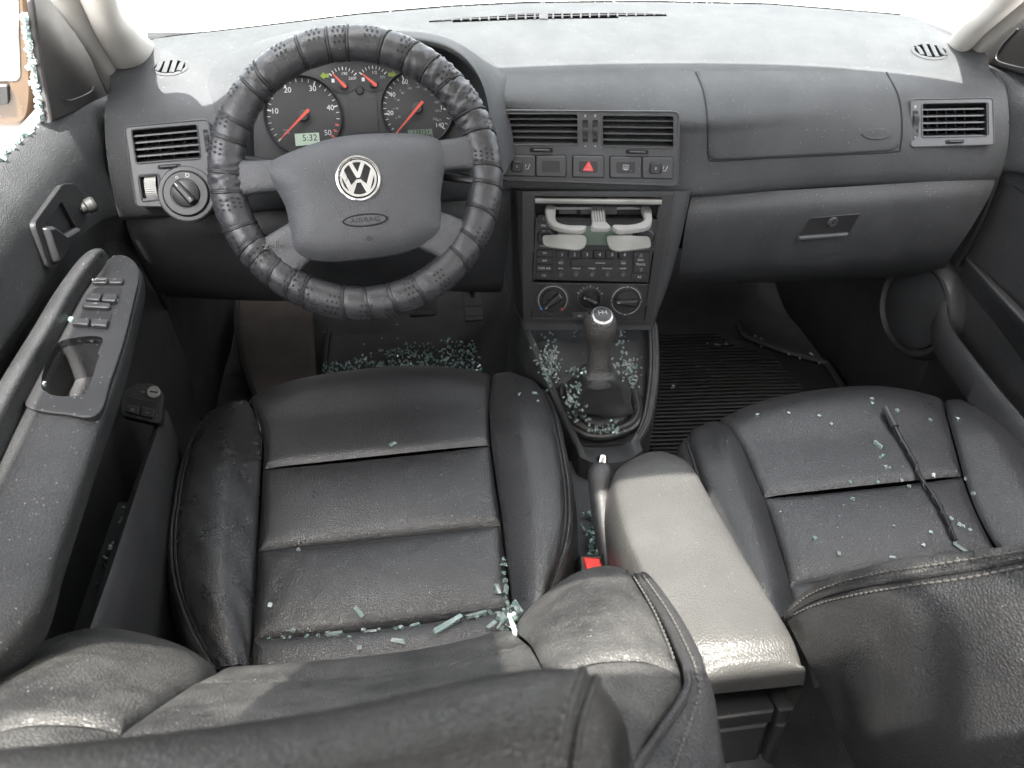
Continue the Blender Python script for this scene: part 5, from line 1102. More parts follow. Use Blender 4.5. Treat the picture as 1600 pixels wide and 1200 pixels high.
MB().grid([[p+np.array([0, 0, -.03]) for p in EPL[::6]], [p+np.array([0, 0, -.03]) for p in EPR[::6]]]).build('cushion_base', M['void'], ps)
# backrest: thin strip of the front bolster, piping, big side and back panel
pe = [(1228, 968, .92), (1236, 958, .90), (1262, 941, .865), (1300, 926, .82), (1360, 912, .765), (1430, 902, .715), (1500, 891, .675), (1560, 881, .645), (1620, 868, .615), (1700, 850, .58)]
PE = path(d3(pe), 60)
pf_ = path(d3([(1228, 958, .93), (1238, 945, .91), (1264, 920, .88), (1300, 901, .84), (1360, 884, .79), (1430, 871, .74), (1500, 862, .70), (1560, 856, .665), (1620, 846, .63), (1700, 830, .59)]), 60)
pff = pf_+np.array([.05, .03, -.05])
strip = np.stack([cr(np.array([PE[i], PE[i]*.5+pf_[i]*.5+np.array([-.004, -.004, .012]), pf_[i], pff[i]]), np.linspace(0, 1, 16)) for i in range(60)], 0)
MB().grid(strip).build('backrest_bolster', M['leather_dust'], ps, smooth=80)
MB().tube(PE+np.array([-.001, -.001, .002]), .0030, 8).build('piping', M['leather_plain'], ps)
n_ = gridn(strip); stitch([strip[i, 3]+n_[i, 3]*.0012 for i in range(60)], .0075, .0013).build('stitching', M['thread'], ps)
MB().tube([strip[41, j]+n_[41, j]*-.0012 for j in range(16)], .0018, 6).build('cross_seam', M['void'], ps)
big = [[PE[i] for i in (0, 8, 16, 24, 32, 42, 52, 59)],
       d3([(1232, 975, .905), (1258, 972, .86), (1300, 966, .815), (1360, 960, .755), (1420, 952, .70), (1490, 945, .66), (1570, 930, .62), (1700, 910, .57)]),
       d3([(1250, 1010, .885), (1280, 1020, .85), (1325, 1030, .80), (1380, 1035, .745), (1440, 1030, .695), (1510, 1020, .65), (1590, 1010, .61), (1700, 1000, .57)]),
       d3([(1285, 1080, .87), (1310, 1090, .84), (1350, 1105, .79), (1405, 1115, .74), (1465, 1115, .69), (1530, 1110, .65), (1610, 1100, .61), (1700, 1090, .57)]),
       d3([(1310, 1145, .86), (1330, 1155, .835), (1365, 1165, .79), (1420, 1172, .74), (1480, 1170, .69), (1545, 1168, .65), (1620, 1160, .61), (1700, 1150, .57)]),
       d3([(1335, 1200, .855), (1350, 1205, .84), (1385, 1215, .80), (1435, 1225, .75), (1495, 1230, .70), (1560, 1230, .66), (1630, 1225, .62), (1700, 1220, .58)]),
       d3([(1350, 1260, .86), (1365, 1265, .85), (1400, 1275, .82), (1450, 1290, .78), (1510, 1300, .73), (1570, 1300, .69), (1640, 1300, .65), (1700, 1290, .62)])]
BG = surf(big, 60, 80); MB().grid(BG).build('backrest_side', M['leather_plain'], ps, smooth=80)
nb = gridn(BG); stitch([BG[3, j]+nb[3, j]*.0012 for j in range(80)], .0075, .0013).build('stitching', M['thread'], ps)
inw = np.array([BG[i, 0] for i in range(60)]); MB().grid([inw, inw+np.array([.05, .02, -.04]), inw+np.array([.12, .03, -.12])]).build('backrest_inner_side', M['leather_plain'], ps, smooth=80)
# ================================================================== centre console
con = thing('centre_console', 'black centre console tray around the gear lever', 'console', (0, -.1, .12))
LR_ = zpt([(820, 505, .375), (832, 535, .352), (848, 572, .322), (868, 622, .285), (888, 665, .262), (905, 698, .250)])
RR_ = zpt([(1019, 506, .375), (1021, 540, .352), (1021, 580, .322), (1016, 625, .285), (1008, 660, .262), (992, 690, .250)])
n = 40; A = path(LR_, n); B = path(RR_, n); rows = []
for i in range(n):
    a, b = A[i], B[i]; e = (b-a)/np.linalg.norm(b-a); dz = np.array([0, 0, -1.0]); dp_ = .030*min(1, (n-1-i)/6.0)+.001
    rows.append([a-e*.012+dz*.20, a-e*.010+dz*.03, a-e*.006, a, a+e*.006, a+e*.010+dz*dp_, a*.75+b*.25+dz*(dp_+.004), a*.5+b*.5+dz*(dp_+.006), a*.25+b*.75+dz*(dp_+.004), b-e*.012+dz*dp_, b-e*.008, b, b+e*.008, b+e*.012+dz*.03, b+e*.014+dz*.20])
last = rows[-1]; sh = [np.array([0, -.03*(1-(2*j/14-1)**2), 0]) for j in range(15)]; end1 = [p+np.array([0, -.006, -.002])+h for p, h in zip(last, sh)]; end2 = [p+np.array([0, -.014, -.03])+h for p, h in zip(last, sh)]; end3 = [p+np.array([0, -.016, -.12])+h for p, h in zip(last, sh)]
mid = (LR_[-1]+RR_[-1])/2
top0 = [np.array([p[0]*1.0, p[1]+.10, p[2]]) for p in rows[0]]
allr = [top0]+rows+[end1, end2, end3]
CG = np.array([np.vstack([r[:1], cr(np.array(r[1:]), np.linspace(0, 1, 60))]) for r in allr]); cm = MB().grid(CG); CO = cm.bvh(); cm.build('console_body', M['dashlow'], con, smooth=50)
MB().tube(path([p+np.array([0, 0, .001]) for p in [A[0]+np.array([.004, 0, 0])]+[A[i]+np.array([.006, 0, .001]) for i in range(3, n, 6)]], 30), .0008, 5).build('console_joint', M['void'], con)
MB().tube(path([B[i]+np.array([-.002, 0, .0015]) for i in range(0, n, 6)], 30), .0010, 5).build('console_joint', M['void'], con)
# low rear part of the console under armrest and handbrake
MB().grid(surf([[(-.09, -.12, .08), (-.085, -.13, .20), (0, -.13, .215), (.10, -.13, .20), (.105, -.12, .08)], [(-.095, -.3, .08), (-.09, -.3, .19), (0, -.3, .20), (.10, -.3, .19), (.105, -.3, .08)], [(-.095, -.6, .08), (-.09, -.6, .20), (0, -.6, .21), (.10, -.6, .20), (.105, -.6, .08)], [(-.095, -.9, .08), (-.09, -.9, .2), (0, -.9, .21), (.10, -.9, .20), (.105, -.9, .08)]], 30, 30)).build('console_tunnel', M['dashlow'], con, smooth=60)

# ---- gear lever
gear = thing('gear_lever', 'manual gear lever with dimpled knob and leather boot', 'gear lever', (0.02, -.06, .23))
ringpx = [(870, 610), (884, 592), (910, 583), (940, 581), (968, 586), (988, 602), (1000, 626), (1001, 650), (988, 670), (958, 682), (925, 684), (898, 672), (882, 648), (873, 628)]
zz = lambda py: np.interp(py, [580, 690], [.283, .243])
ro = crc(np.array([U(a, b, z=zz(b)) for a, b in ringpx]), 90); rcen = ro.mean(0)
kt = U(938, 490, x=.002); kb = U(934, 578, x=.002); neck = U(936, 602, x=.004)
MB().tube(ro+np.array([0, 0, .003]), .0075, 10, closed=True).build('boot_frame', M['black'], gear)
rings = []
for s, hgt in ((1.0, .004), (.93, .012), (.82, .008), (.70, -.004), (.56, -.006), (.50, .012)):
    rg = []
    for i, p in enumerate(ro):
        a = 2*math.pi*i/90; f = .006*math.sin(3*a+.7)+.004*math.sin(5*a+2); q = rcen+(p-rcen)*s; q = q+np.array([0, 0, hgt+f*(1-abs(s-.72)/.3 if abs(s-.72) < .3 else 0)]); rg.append(q)
    rings.append(np.array(rg))
axis = (kb-np.array([rcen[0], rcen[1], rcen[2]])); bx0 = rcen+np.array([0, -.005, .012])
for t, r0, sq in ((.10, .054, .7), (.32, .046, .65), (.60, .038, .6), (.86, .031, .4), (.98, .026, .1), (1.0, .018, 0)):
    c = bx0*(1-t)+kb*t; rg = []
    for i in range(90):
        d = ro[i]-rcen; a = math.atan2(d[1], d[0]); k = max(abs(math.cos(a)), abs(math.sin(a))); rr = r0*(1+sq*(1/k-1))*(1+.07*math.sin(4*a+t*5)*(1-t)); rg.append(c+np.array([math.cos(a)*rr, math.sin(a)*rr, .004*math.sin(2*a+3*t)*(1-t)]))
    rings.append(np.array(rg))
BTm = MB().grid(np.stack([cr(np.array([r[i] for r in rings]), np.linspace(0, 1, 40)) for i in range(90)], 1), closev=True); BT = BTm.bvh(); BTm.build('boot', M['boot'], gear, smooth=80)
MB().lathe(kb, (kt-kb), [(.0262, -.022), (.0250, -.010), (.0215, -.001), (.0178, .003)], 32).build('boot_collar', M['boot'], gear)
H = np.linalg.norm(kt-kb); ax = (kt-kb)/H
kp_ = [(.0005, -.004), (.0178, -.002), (.0182, .006), (.0172, H*.22), (.0170, H*.36), (.0195, H*.50), (.0248, H*.66), (.0265, H*.77), (.0252, H*.89), (.0205, H*.98), (.018, H*1.005)]
pr_ = path(np.array([(a, b, 0) for a, b in kp_]), 40)[:, :2]
mk = mat('dimpled_knob', (.045, .042, .038), .42, mottle=.1); nt = mk.node_tree; N = nt.nodes; L = nt.links
tcx = N.new('ShaderNodeTexCoord'); vo = N.new('ShaderNodeTexVoronoi'); vo.inputs['Scale'].default_value = 330; vo.inputs['Randomness'].default_value = .12; L.new(tcx.outputs['Object'], vo.inputs['Vector']); bp = N.new('ShaderNodeBump'); bp.inputs['Strength'].default_value = .9; bp.inputs['Distance'].default_value = .0022; bp.invert = True; L.new(vo.outputs['Distance'], bp.inputs['Height']); L.new(bp.outputs[0], N['Principled BSDF'].inputs['Normal'])
MB().lathe(kb, ax, pr_, 48).build('knob', mk, gear, smooth=80)
capd = ax*.75+np.array([0, -.45, .2]); capd /= np.linalg.norm(capd); cc = kb+ax*H*.80+capd*.0232
FG = Frame.axes(cc, (1, 0, 0), capd)
cp_ = MB().lathe(cc, capd, [(.0185, -.006), (.0178, .0005), (.0160, .0022), (.012, .0036), (.0005, .0042)], 40).build('knob_cap', M['emblem'], gear, smooth=80)
MB().lathe(cc, capd, [(.0142, .0028), (.0132, .0036), (.008, .0052), (.0004, .0056)], 32).build('cap_disc', M['slat'], cp_, smooth=80)
t = MB()
for x in (-.006, 0, .006): t.tube([FG.w((x, .006), .0058), FG.w((x, -.002), .0058)], .0005, 4)
t.tube([FG.w((-.006, .002), .0058), FG.w((.006, .002), .0058)], .0005, 4); t.build('shift_pattern', M['white'], cp_)

# ---- armrest
arm_ = thing('armrest', 'grey grained centre armrest lid between the seats', 'armrest', (.03, -.5, .2))
ZA = .400
Lp = [(985, 724), (962, 738), (957, 765), (962, 800), (975, 845), (992, 885), (1012, 930), (1040, 978), (1068, 1020), (1082, 1042)]
Rp = [(1050, 716), (1072, 724), (1090, 745), (1112, 785), (1138, 830), (1162, 872), (1188, 915), (1214, 958), (1238, 1000), (1248, 1026)]
rows = []
for i, (l, r) in enumerate(zip(Lp, Rp)):
    zf = ZA-.030*(1-i/2)**2*(i < 2)-.006*(i == 9); a = U(*l, z=zf-.012); b = U(*r, z=zf-.012); e = (b-a)/np.linalg.norm(b-a)
    rows.append([a-e*.004+np.array([0, 0, -.075]), a-e*.006+np.array([0, 0, -.035]), a, a+e*.012+np.array([0, 0, .012]), a*.65+b*.35+np.array([0, 0, .017]), a*.35+b*.65+np.array([0, 0, .017]), b-e*.012+np.array([0, 0, .012]), b, b+e*.006+np.array([0, 0, -.035]), b+e*.004+np.array([0, 0, -.075])])
f0 = [p*.6+np.mean(rows[0], axis=0)*.4+np.array([0, .012, -.012]) for p in rows[0]]; f00 = [p*.15+np.mean(rows[0], axis=0)*.85+np.array([0, .014, -.03]) for p in rows[0]]
l9 = rows[-1]; r1 = [p+np.array([0, -.010, -.004 if abs(j-4.5) < 3 else 0]) for j, p in enumerate(l9)]; r2 = [np.array([p[0], p[1]-.016, min(p[2], ZA-.018)]) for p in l9]; r3 = [np.array([p[0], p[1]-.018, min(p[2], ZA-.045)]) for p in l9]
AGm = MB().grid(surf([f00, f0]+rows+[r1, r2, r3], 120, 60)); AM = AGm.bvh(); AGm.build('armrest_lid', M['vinyl_arm'], arm_, smooth=60)
a, b = l9[1], l9[8]; FAb = Frame.axes((a+b)/2+np.array([0, -.016, -.01]), (b-a), (0, -1, .12)); W = np.linalg.norm(b-a)/2
MB().box(FAb, -W*.96, W*.66, -.052, -.03, -.28, .0, .003).build('hinge_band', M['black'], arm_); MB().box(FAb, W*.68, W*.98, -.052, -.026, -.28, .003, .003).build('hinge_block', M['black'], arm_)
MB().box(FAb, -W*.98, W*.70, -.20, -.056, -.30, -.004, .008).build('armrest_base', M['black'], arm_); MB().box(FAb, W*.72, W*1.0, -.20, -.056, -.30, .0, .006).build('base_side', M['black'], arm_)
# ---- handbrake
hbk = thing('handbrake', 'black handbrake lever with chrome button beside the armrest', 'handbrake', U(948, 860, z=.26))
P = [U(940, 728, z=.372), U(938, 752, z=.362), U(941, 800, z=.335), U(948, 850, z=.305), U(957, 900, z=.27)]
MB().tube(path(P, 20), np.interp(np.linspace(0, 1, 20), [0, .08, .2, .5, 1], [.013, .0165, .0175, .0145, .013]), 16).build('handbrake_grip', M['boot'], hbk, smooth=70)
d0 = P[0]-P[1]; d0 /= np.linalg.norm(d0); MB().lathe(P[0], d0, [(.0078, -.002), (.0078, .012), (.0068, .014), (.0004, .0142)], 20).build('release_button', M['chrome'], hbk)
# ---- buckle
bk_ = thing('seat_belt_buckle', 'seat belt buckle with red release key beside the driver cushion', 'buckle', U(926, 885, z=.26))
FBk = Frame.axes(U(925, 878, z=.305), (1, -.1, 0), (0, -.35, .93))
MB().box(FBk, -.016, .016, -.012, .012, -.06, -.004, .003).build('buckle_body', M['black'], bk_)
MB().prism(FBk, rnd(FBk.px([(911, 871), (936, 872), (943, 890), (918, 894)]), .002, 3), -.010, .002, .002).build('release_key', M['red'], bk_)
# ================================================================== footwells: mats and pedals
dm_ = thing('floor_mat', 'black rubber driver floor mat covered in broken glass', 'floor mat', (-.3, .45, 0))
mo = [(505, 640), (508, 560), (514, 515), (530, 504), (560, 502), (690, 500), (712, 512), (752, 512), (757, 530), (757, 620), (757, 700), (505, 720)]
zm = lambda py: max(.008, .008)
Q = np.array([U(a, b, z=.012) for a, b in mo]); FM_ = Frame.axes((0, 0, .012), (1, 0, 0), (0, 0, 1)); mq = np.array([(p[0], p[1]) for p in Q])
MB().prism(FM_, rnd(mq, .02, 3), -.008, 0, .003).build('mat_sheet', M['mat'], dm_)
MB().tube([FM_.w(p, .003) for p in rnd(mq*1.0, .02, 3)], .007, 8, closed=True).build('mat_rim', M['mat'], dm_)
pm = thing('floor_mat', 'ribbed black rubber mat in the passenger footwell', 'floor mat', (.35, .3, 0))
mo = [(1020, 540), (1060, 537), (1140, 530), (1180, 532), (1285, 565), (1300, 580), (1345, 650), (1345, 740), (1020, 760)]
mq = np.array([U(a, b, z=.012)[:2] for a, b in mo]); MB().prism(FM_, rnd(mq, .02, 3), -.008, -.003, .001).build('mat_sheet', M['mat'], pm)
rt_ = np.array([U(a, b, z=.016) for a, b in [(1150, 440), (1150, 490), (1160, 520), (1180, 532), (1230, 550), (1285, 566), (1300, 580), (1345, 650), (1400, 730)]]); rt_[0] = U(1148, 440, y=.66); rt_[1] = U(1150, 490, y=.60)
MB().tube(path(rt_, 50), .009, 8).build('mat_rim', M['mat'], pm)
for k in range(40):
    y = .02+k*.0125; s = y-.30
    l = .13+max(0, -.0)*0; xr = np.interp(y, [0, .30, .42, .46, .56], [.62, .60, .58, .50, .46])
    pts = [(x, y+.075*(.35-x)*1.0*abs(.35-x) - .06*(x-.13), .013) for x in np.linspace(.125, xr, 14)]
    MB().tube(pts, .0032, 6).build('rib', M['mat'], pm)
fr_ = thing('footrest', 'worn brown dead pedal footrest left of the driver mat', 'footrest', (-.6, .45, 0))
P = [[U(372, 462, y=.62), U(430, 452, y=.62), U(486, 450, y=.62)], [U(372, 520, y=.50), U(430, 515, y=.50), U(490, 512, y=.50)], [U(388, 590, y=.38), U(440, 585, y=.38), U(494, 580, y=.38)], [U(410, 640, y=.30), U(450, 640, y=.30), U(498, 640, y=.30)]]
MB().grid(surf(P, 20, 12)).build('footrest_pad', M['footrest'], fr_, thick=.012)
MB().tube(path([r[0] for r in P], 20), .008, 8).build('footrest_edge', M['carpet'], fr_)
for (nm, lb, c, w, h, arm) in (('brake_pedal', 'worn brake pedal below the steering wheel rim', (660, 478), .032, .024, (640, 430)), ('accelerator_pedal', 'narrow ribbed accelerator pedal left of the console', (738, 468), .022, .05, (735, 430)), ('clutch_pedal', 'dark clutch pedal hanging behind the wheel rim', (570, 452), .030, .024, (558, 425))):
    p = U(*c, y=.50); t_ = thing(nm, lb, 'pedal', p); F_ = Frame.axes(p, (1, 0, 0), (0, -.75, .65))
    MB().prism(F_, rnd([(-w, -h), (w, -h), (w, h), (-w, h)], .008, 3), -.008, .004, .002).build('pedal_pad', M['pedal'], t_)
    for k in range(4): MB().box(F_, -w*.8, w*.8, -h*.75+k*h*.45, -h*.75+k*h*.45+h*.18, .003, .006).build('pedal_rib', M['pedal'], t_)
    MB().tube([F_.w((0, 0), -.006), np.array(p)+np.array([0, .03, .10]), np.array(p)+np.array([0, .06, .24])], .008, 8).build('pedal_arm', M['black'], t_)
# ================================================================== broken window glass and the loose antenna
random.seed(11); rs_ = np.random.RandomState(11)
def bvh_of(ms):
    v = []; f = []
    for m in ms: b = len(v); v += m.v; f += [tuple(b+i for i in q) for q in m.f]
    return BVHTree.FromPolygons([Vector(p) for p in v], f)
CUB = bvh_of(CU); PUB = bvh_of(PU); ALLB = bvh_of(CU+BK)
def chunk(L_, W_, H_, seed):
    r = np.random.RandomState(seed); v = []
    for z in (0, 1):
        for a, b in ((-1, -1), (1, -1), (1, 1), (-1, 1)): v.append((a*L_/2*(1+r.uniform(-.25, .2)), b*W_/2*(1+r.uniform(-.25, .2)), (z-.5)*H_+r.uniform(-.1, .1)*H_))
    me = bpy.data.meshes.new('shard'); me.from_pydata(v, [], [(3, 2, 1, 0), (4, 5, 6, 7), (0, 1, 5, 4), (1, 2, 6, 5), (2, 3, 7, 6), (3, 0, 4, 7)]); me.materials.append(M['shard']); return me
CH = [chunk(.0055, .0050, .0038, s) for s in range(6)]; LG = [chunk(.0120, .0045, .0038, 20+s) for s in range(4)]; XL = [chunk(.028, .0045, .004, 40), chunk(.024, .004, .0035, 41)]; TN = [chunk(.0028, .0026, .002, 60+s) for s in range(4)]
def lay(o, p, n, h, ang, tilt=.0):
    z = Vector(n); x = Vector((math.cos(ang), math.sin(ang), 0)); x = (x-z*x.dot(z)).normalized(); y = z.cross(x)
    m = Matrix(((x.x, y.x, z.x, p[0]+n[0]*h), (x.y, y.y, z.y, p[1]+n[1]*h), (x.z, y.z, z.z, p[2]+n[2]*h), (0, 0, 0, 1))); o.matrix_world = m @ Matrix.Rotation(tilt, 4, 'X')
def shard(bv, px, py, me, label, group, ang=None, h=.0014, sc=1.0, name='glass_shard'):
    r = on(bv, px, py, 0, True)
    if r is None: return None
    o = bpy.data.objects.new(name, me); COL.objects.link(o); a = random.uniform(0, 3.14) if ang is None else ang
    lay(o, r[0], r[1], h*sc, a, random.uniform(-.25, .25)); o.scale = (sc, sc, sc); return tag(o, label, 'glass shard', group)
def imgang(bv, a, b):
    p, q = on(bv, *a), on(bv, *b)
    if p is None or q is None: return 0.9
    return math.atan2(q[1]-p[1], q[0]-p[0])
c5 = lambda X, Y: (1050+X/2.909, 600+Y/2.909)
gp = 'glass crumbs on the passenger seat'; lpz = 'small pale green glass crumb on the passenger cushion'
for X_, Y_ in ((388, 143), (530, 134), (667, 147), (722, 183), (908, 70), (908, 90), (1022, 124), (1170, 165), (1297, 161), (988, 382), (970, 380), (914, 460), (932, 445), (994, 463), (1042, 438), (1078, 466), (1184, 414), (808, 446), (751, 479), (820, 525), (609, 500), (557, 505), (648, 703), (757, 773), (1140, 733), (1172, 674), (1264, 615), (1302, 643), (1322, 648), (1352, 664), (1338, 433), (1372, 498), (1008, 648)):
    px, py = c5(X_, Y_); ys = 775-(px-1195)*.113; xa = 1380+(py-645)*.48
    z_ = 'in the cross seam' if abs(py-ys) < 7 else 'on the front panel' if py < ys else 'on the rear panel'
    s_ = 'left' if px < xa else 'right'; k_ = 'glass crumb %s of passenger cushion, %s of the antenna rod' % (z_, s_)
    shard(PUB, px, py, random.choice(CH), k_, 'glass crumbs %s of the passenger seat, %s of the antenna' % (z_, s_), sc=random.uniform(.65, 1.05))
for (X_, Y_, a, b, m_, s, lb) in ((936, 280, (918, 265), (955, 298), LG[0], 1.25, 'elongated glass splinter left of the antenna rod near the front of the cushion'), (950, 333, (936, 345), (964, 322), LG[1], .9, 'short glass splinter just below the elongated one beside the antenna'), (965, 453, (942, 456), (988, 450), LG[2], 1.3, 'flat glass sliver lying along the cushion seam left of the antenna'), (1000, 787, (990, 785), (1014, 788), LG[3], .75, 'blocky glass piece low on the passenger cushion near the backrest'), (1315, 750, (1280, 715), (1352, 782), XL[0], .95, 'longest glass splinter right of the antenna tip by the backrest')):
    shard(PUB, *c5(X_, Y_), m_, lb, None, imgang(PUB, c5(*a), c5(*b)), sc=s)
for k in range(60):
    shard(PUB, 1100+random.random()*420, 640+random.random()*220, random.choice(TN), 'tiny glass grain scattered on the passenger cushion', 'glass grains on the passenger seat', h=.0006, sc=random.uniform(.3, .6), name='glass_grain')
# driver seat: crumbs in the rear seam and up the sides
c3 = lambda X, Y: (240+X/2.353, 560+Y/2.353)
gd = 'glass crumbs on the driver seat'; ld = 'small pale green glass crumb caught in the driver cushion seams'
for X_, Y_ in ((395, 545), (533, 706), (430, 910), (515, 998), (500, 1028), (478, 1026), (565, 1024), (605, 1022), (720, 1028), (758, 1065), (430, 1030), (910, 993), (890, 995), (1262, 848), (1283, 760), (1285, 790), (1290, 820), (1292, 850), (1290, 880), (1296, 900), (1284, 740), (1345, 133), (1412, 158), (380, 820), (378, 860), (376, 900), (363, 985), (1300, 925), (1312, 940), (1270, 950), (1240, 935), (1215, 940), (1325, 955), (1280, 960), (830, 1000), (770, 998), (690, 1012), (640, 1010), (1190, 955)):
    px, py = c3(X_, Y_); z_ = 'in the left seam' if px < 410 and py < 985 else 'in the right seam' if px > 780 and py > 860 and py < 945 else 'on the right bolster' if py < 640 else 'in the rear seam' if py > 940 else 'on the middle panels'
    shard(ALLB, px, py, random.choice(CH+LG[:2]), 'small pale glass crumb %s of the driver cushion' % z_, 'glass crumbs %s of the driver seat' % z_, sc=random.uniform(.65, 1.15))
for (X_, Y_, a, b, m_, s, lb) in ((880, 318, (870, 324), (893, 311), LG[0], .9, 'single glass splinter on the front panel of the driver cushion'), (755, 935, (742, 915), (768, 950), LG[1], 1.3, 'slim glass splinter lying alone on the rear driver cushion panel'), (1400, 131, (1390, 130), (1412, 132), LG[2], .75, 'glass piece on top of the right driver bolster'), (665, 1008, (650, 1010), (685, 1006), LG[3], 1.3, 'wide glass piece at the middle of the rear seam of the driver cushion'), (1080, 985, (1030, 1018), (1130, 958), XL[0], 1.35, 'long double glass splinter over the rear driver seat seam'), (1190, 950, (1145, 965), (1240, 938), XL[1], 1.2, 'long glass splinter in the rear right seam of the driver seat'), (1240, 985, (1220, 998), (1260, 965), LG[1], 1.1, 'pale glass splinter beside the pile in the rear right corner of the driver seat'), (1348, 918, (1338, 900), (1358, 935), LG[2], 1.5, 'upright glass splinter at the foot of the right driver bolster'), (800, 999, (780, 1000), (822, 998), LG[0], 1.2, 'flat glass splinter in the rear seam left of the long splinter'), (900, 1042, (885, 1040), (918, 1045), LG[3], 1.3, 'greenish glass piece on the rear strip of the driver cushion'), (960, 977, (945, 985), (975, 970), LG[1], 1.0, 'short glass splinter in the rear seam near its middle right')):
    shard(ALLB, *c3(X_, Y_), m_, lb, None, imgang(ALLB, c3(*a), c3(*b)), sc=s, h=.0028)
for k in range(50):
    shard(CUB, 300+random.random()*570, 620+random.random()*380, random.choice(TN), 'tiny glass grain scattered on the driver cushion', 'glass grains on the driver seat', h=.0006, sc=random.uniform(.25, .5), name='glass_grain')
# heaps
def heap(name, label, cat, pts, mats, sc=(.5, 1.3), big=.25):
    mb = MB()
    for p in pts:
        L_ = rs_.uniform(.004, .0075)*rs_.uniform(*sc); W_ = L_*rs_.uniform(.5, 1.0); H_ = .0036*rs_.uniform(.7, 1.1)
        if rs_.rand() < big: L_ *= 2.2
        q = rs_.normal(size=3); q /= np.linalg.norm(q); t = rs_.normal(size=3); t -= q*(t@q); t /= np.linalg.norm(t); s = np.cross(q, t)
        v = [np.asarray(p)+t*a*L_/2*rs_.uniform(.8, 1.2)+s*b*W_/2*rs_.uniform(.8, 1.2)+q*c*H_/2 for c in (-1, 1) for a, b in ((-1, -1), (1, -1), (1, 1), (-1, 1))]
        mb.add(v, [(3, 2, 1, 0), (4, 5, 6, 7), (0, 1, 5, 4), (1, 2, 6, 5), (2, 3, 7, 6), (3, 0, 4, 7)])
    o = mb.build(name, mats, smooth=0); tag(o, label, cat, kind='stuff'); return o
pts = []
while len(pts) < 1150:
    px = 505+random.random()*252; py = 505+abs(random.gauss(0, 1))*0+random.random()**.55*110
    lim = np.interp(px, [505, 560, 600, 640, 700, 757], [575, 562, 548, 540, 535, 535])
    if py < lim and random.random() > .035: continue
    p = U(px, py, z=.018); pts.append(p+np.array([0, 0, random.uniform(0, .014)]))
heap('glass_heap', 'heap of green glass crumbs on the driver floor mat', 'broken glass', pts, M['shard2'], (.42, .8))
pts = []
def clus(c, sx, sy, n, bv):
    for _ in range(n):
        r = on(bv, c[0]+random.gauss(0, sx), c[1]+random.gauss(0, sy), random.uniform(.001, .006))
        if r is not None: pts.append(r)
CGB = bvh_of([cm, BTm])
c6 = lambda X, Y: (800+X/4.284, 460+Y/4.284)
for c, sx, sy, n_ in ((c6(250, 440), 8, 12, 110), (c6(265, 530), 5, 10, 50), (c6(240, 300), 10, 6, 10), (c6(420, 270), 4, 3, 4), (c6(735, 330), 5, 14, 22), (c6(745, 460), 12, 4, 26), (c6(400, 510), 16, 3, 24), (c6(770, 530), 10, 8, 24), (c6(815, 570), 4, 6, 26), (c6(450, 635), 4, 6, 16), (c6(415, 735), 8, 12, 55), (c6(470, 830), 9, 4, 30), (c6(620, 905), 16, 4, 26), (c6(690, 880), 4, 5, 14)): clus(c, sx, sy, n_, CGB)
heap('glass_heap', 'greenish glass crumbs scattered around the gear lever boot', 'broken glass', pts, M['shard'], (.4, .75), .12)
pts = []
for _ in range(150): pts.append(U(918+random.random()*36, 820+random.random()**.6*60, z=.215+random.random()*.01))
for _ in range(14): pts.append(U(910+random.random()*30, 795+random.random()*30, z=.212))
heap('glass_heap', 'green glass pile between handbrake and driver seat', 'broken glass', pts, M['shard2'], (.5, 1.0), .35)
pts = []
for _ in range(70): r = on(ALLB, 795+random.gauss(0, 8), 968+random.gauss(0, 7), random.uniform(.001, .010)); pts.append(r) if r is not None else None
heap('glass_heap', 'green glass pile in the rear right corner of the driver seat', 'broken glass', pts, M['shard'], (.8, 1.4), .4)
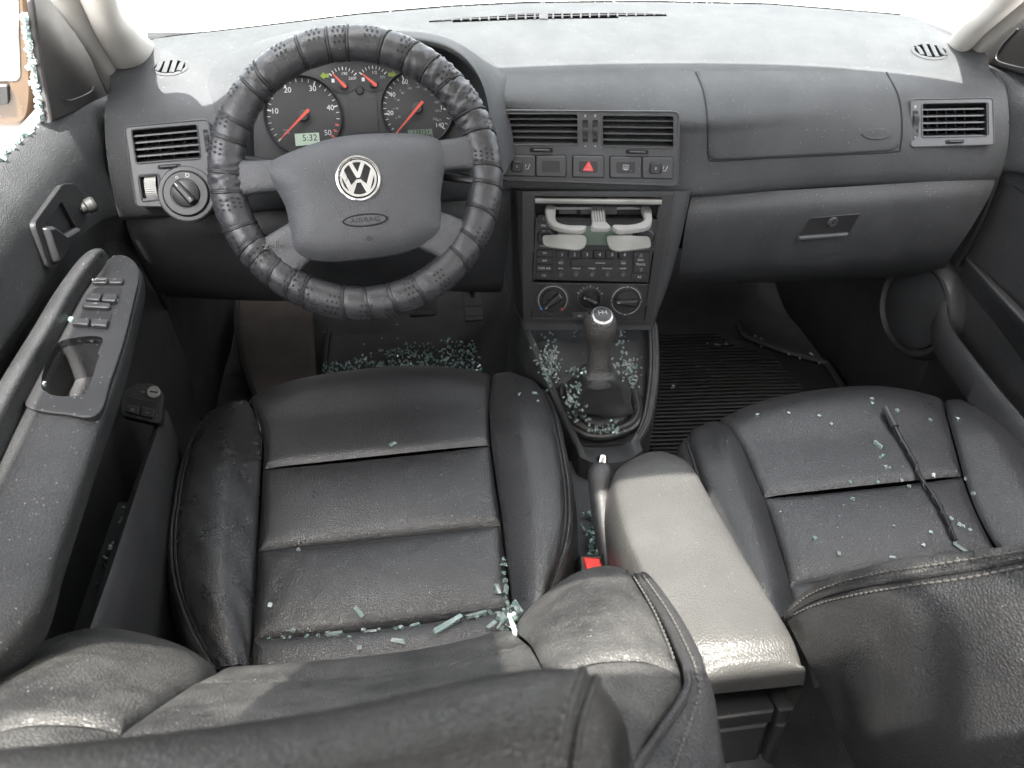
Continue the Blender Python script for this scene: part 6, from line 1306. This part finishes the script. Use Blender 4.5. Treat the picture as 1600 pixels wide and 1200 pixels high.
# jagged rest of the driver's side window in its frame
pts = []
for t_ in np.linspace(0, 1, 170):
    px, py = (38+27*t_+random.gauss(0, 1.5), 22+165*t_); pts.append(U(px, py, x=-.730+random.gauss(0, .002)))
for t_ in np.linspace(0, 1, 120): px, py = (70-72*t_, 186+66*t_+random.gauss(0, 2.0)-3); pts.append(U(px, py, x=-.737+random.gauss(0, .002)))
o = heap('window_remnant', 'jagged green rest of the shattered driver window along its frame', 'broken glass', pts, M['shard'], (.6, 1.1), .25)
pts = [U(174+random.gauss(0, 2.5), 157+random.gauss(0, 2), x=-.70) for _ in range(22)]
heap('glass_clump', 'green glass clump at the left corner where door and dashboard meet', 'broken glass', pts, M['shard'], (.6, 1.0), .1)
DRB = bvh_of([DPm, ar])
for px, py in ((121, 478), (114, 508), (55, 600), (180, 478), (170, 473)):
    shard(DRB, px, py, random.choice(CH), 'glass crumb on the driver door switch plate', 'glass crumbs on the driver door', sc=1.1, h=.006)
pts = [U(a+random.gauss(0, 3), b+random.gauss(0, 4), z=.345) for a, b in ((195, 805), (190, 815), (185, 825), (200, 790), (172, 855), (175, 853), (165, 875), (150, 914), (149, 938), (188, 842)) for _ in range(2)]
heap('glass_crumbs', 'few glass crumbs lying in the driver door pocket', 'broken glass', pts, M['shard'], (.6, 1.0), .1)
pts = [U(a, b, z=.02) for a, b in ((1050, 606), (1052, 603), (1180, 525), (1190, 530), (1232, 553), (1250, 560), (1268, 553), (1280, 568), (1190, 541), (1318, 596), (1135, 537), (1120, 538), (1105, 536)) for _ in range(2)]
heap('glass_crumbs', 'few glass crumbs on the ribbed passenger mat', 'broken glass', pts, M['shard'], (.6, 1.2), .1)
# antenna rod with spiral, lying on the passenger cushion
ant = thing('antenna_rod', 'black spiral wound antenna rod lying on the passenger seat', 'antenna', on(PUB, 1450, 760))
ap = [on(PUB, *c5(*p), .0055) for p in ((962, 132), (1010, 225), (1060, 330), (1105, 430), (1165, 545), (1215, 650), (1262, 740), (1292, 800))]
ap = [p for p in ap if p is not None]; a0, a1 = ap[0]+np.array([0, 0, .004]), ap[-1]+np.array([0, 0, .008]); AP = [a0+(a1-a0)*t for t in np.linspace(0, 1, 60)]
for i, p in enumerate(AP): 
    q = proj(p); h = on(PUB, *q); 
    if h is not None and h[2]+.005 > p[2]: AP[i] = np.array([p[0], p[1], h[2]+.006])
AP = path(np.array(AP)[::6], 60)
MB().tube(AP[8:], np.interp(np.linspace(0, 1, 52), [0, 1], [.0036, .0028]), 8).build('rod', M['black'], ant)
MB().tube(AP[:10], .0062, 10).build('ferrule', M['slat'], ant)
T = (a1-a0)/np.linalg.norm(a1-a0); B1 = np.cross(T, (0, 0, 1)); B1 /= np.linalg.norm(B1); B2 = np.cross(T, B1); AQ = path(AP[10:], 400)
MB().tube([p+(B1*math.cos(i*.118)+B2*math.sin(i*.118))*.0038 for i, p in enumerate(AQ)], .0011, 5).build('spiral', M['slat'], ant)
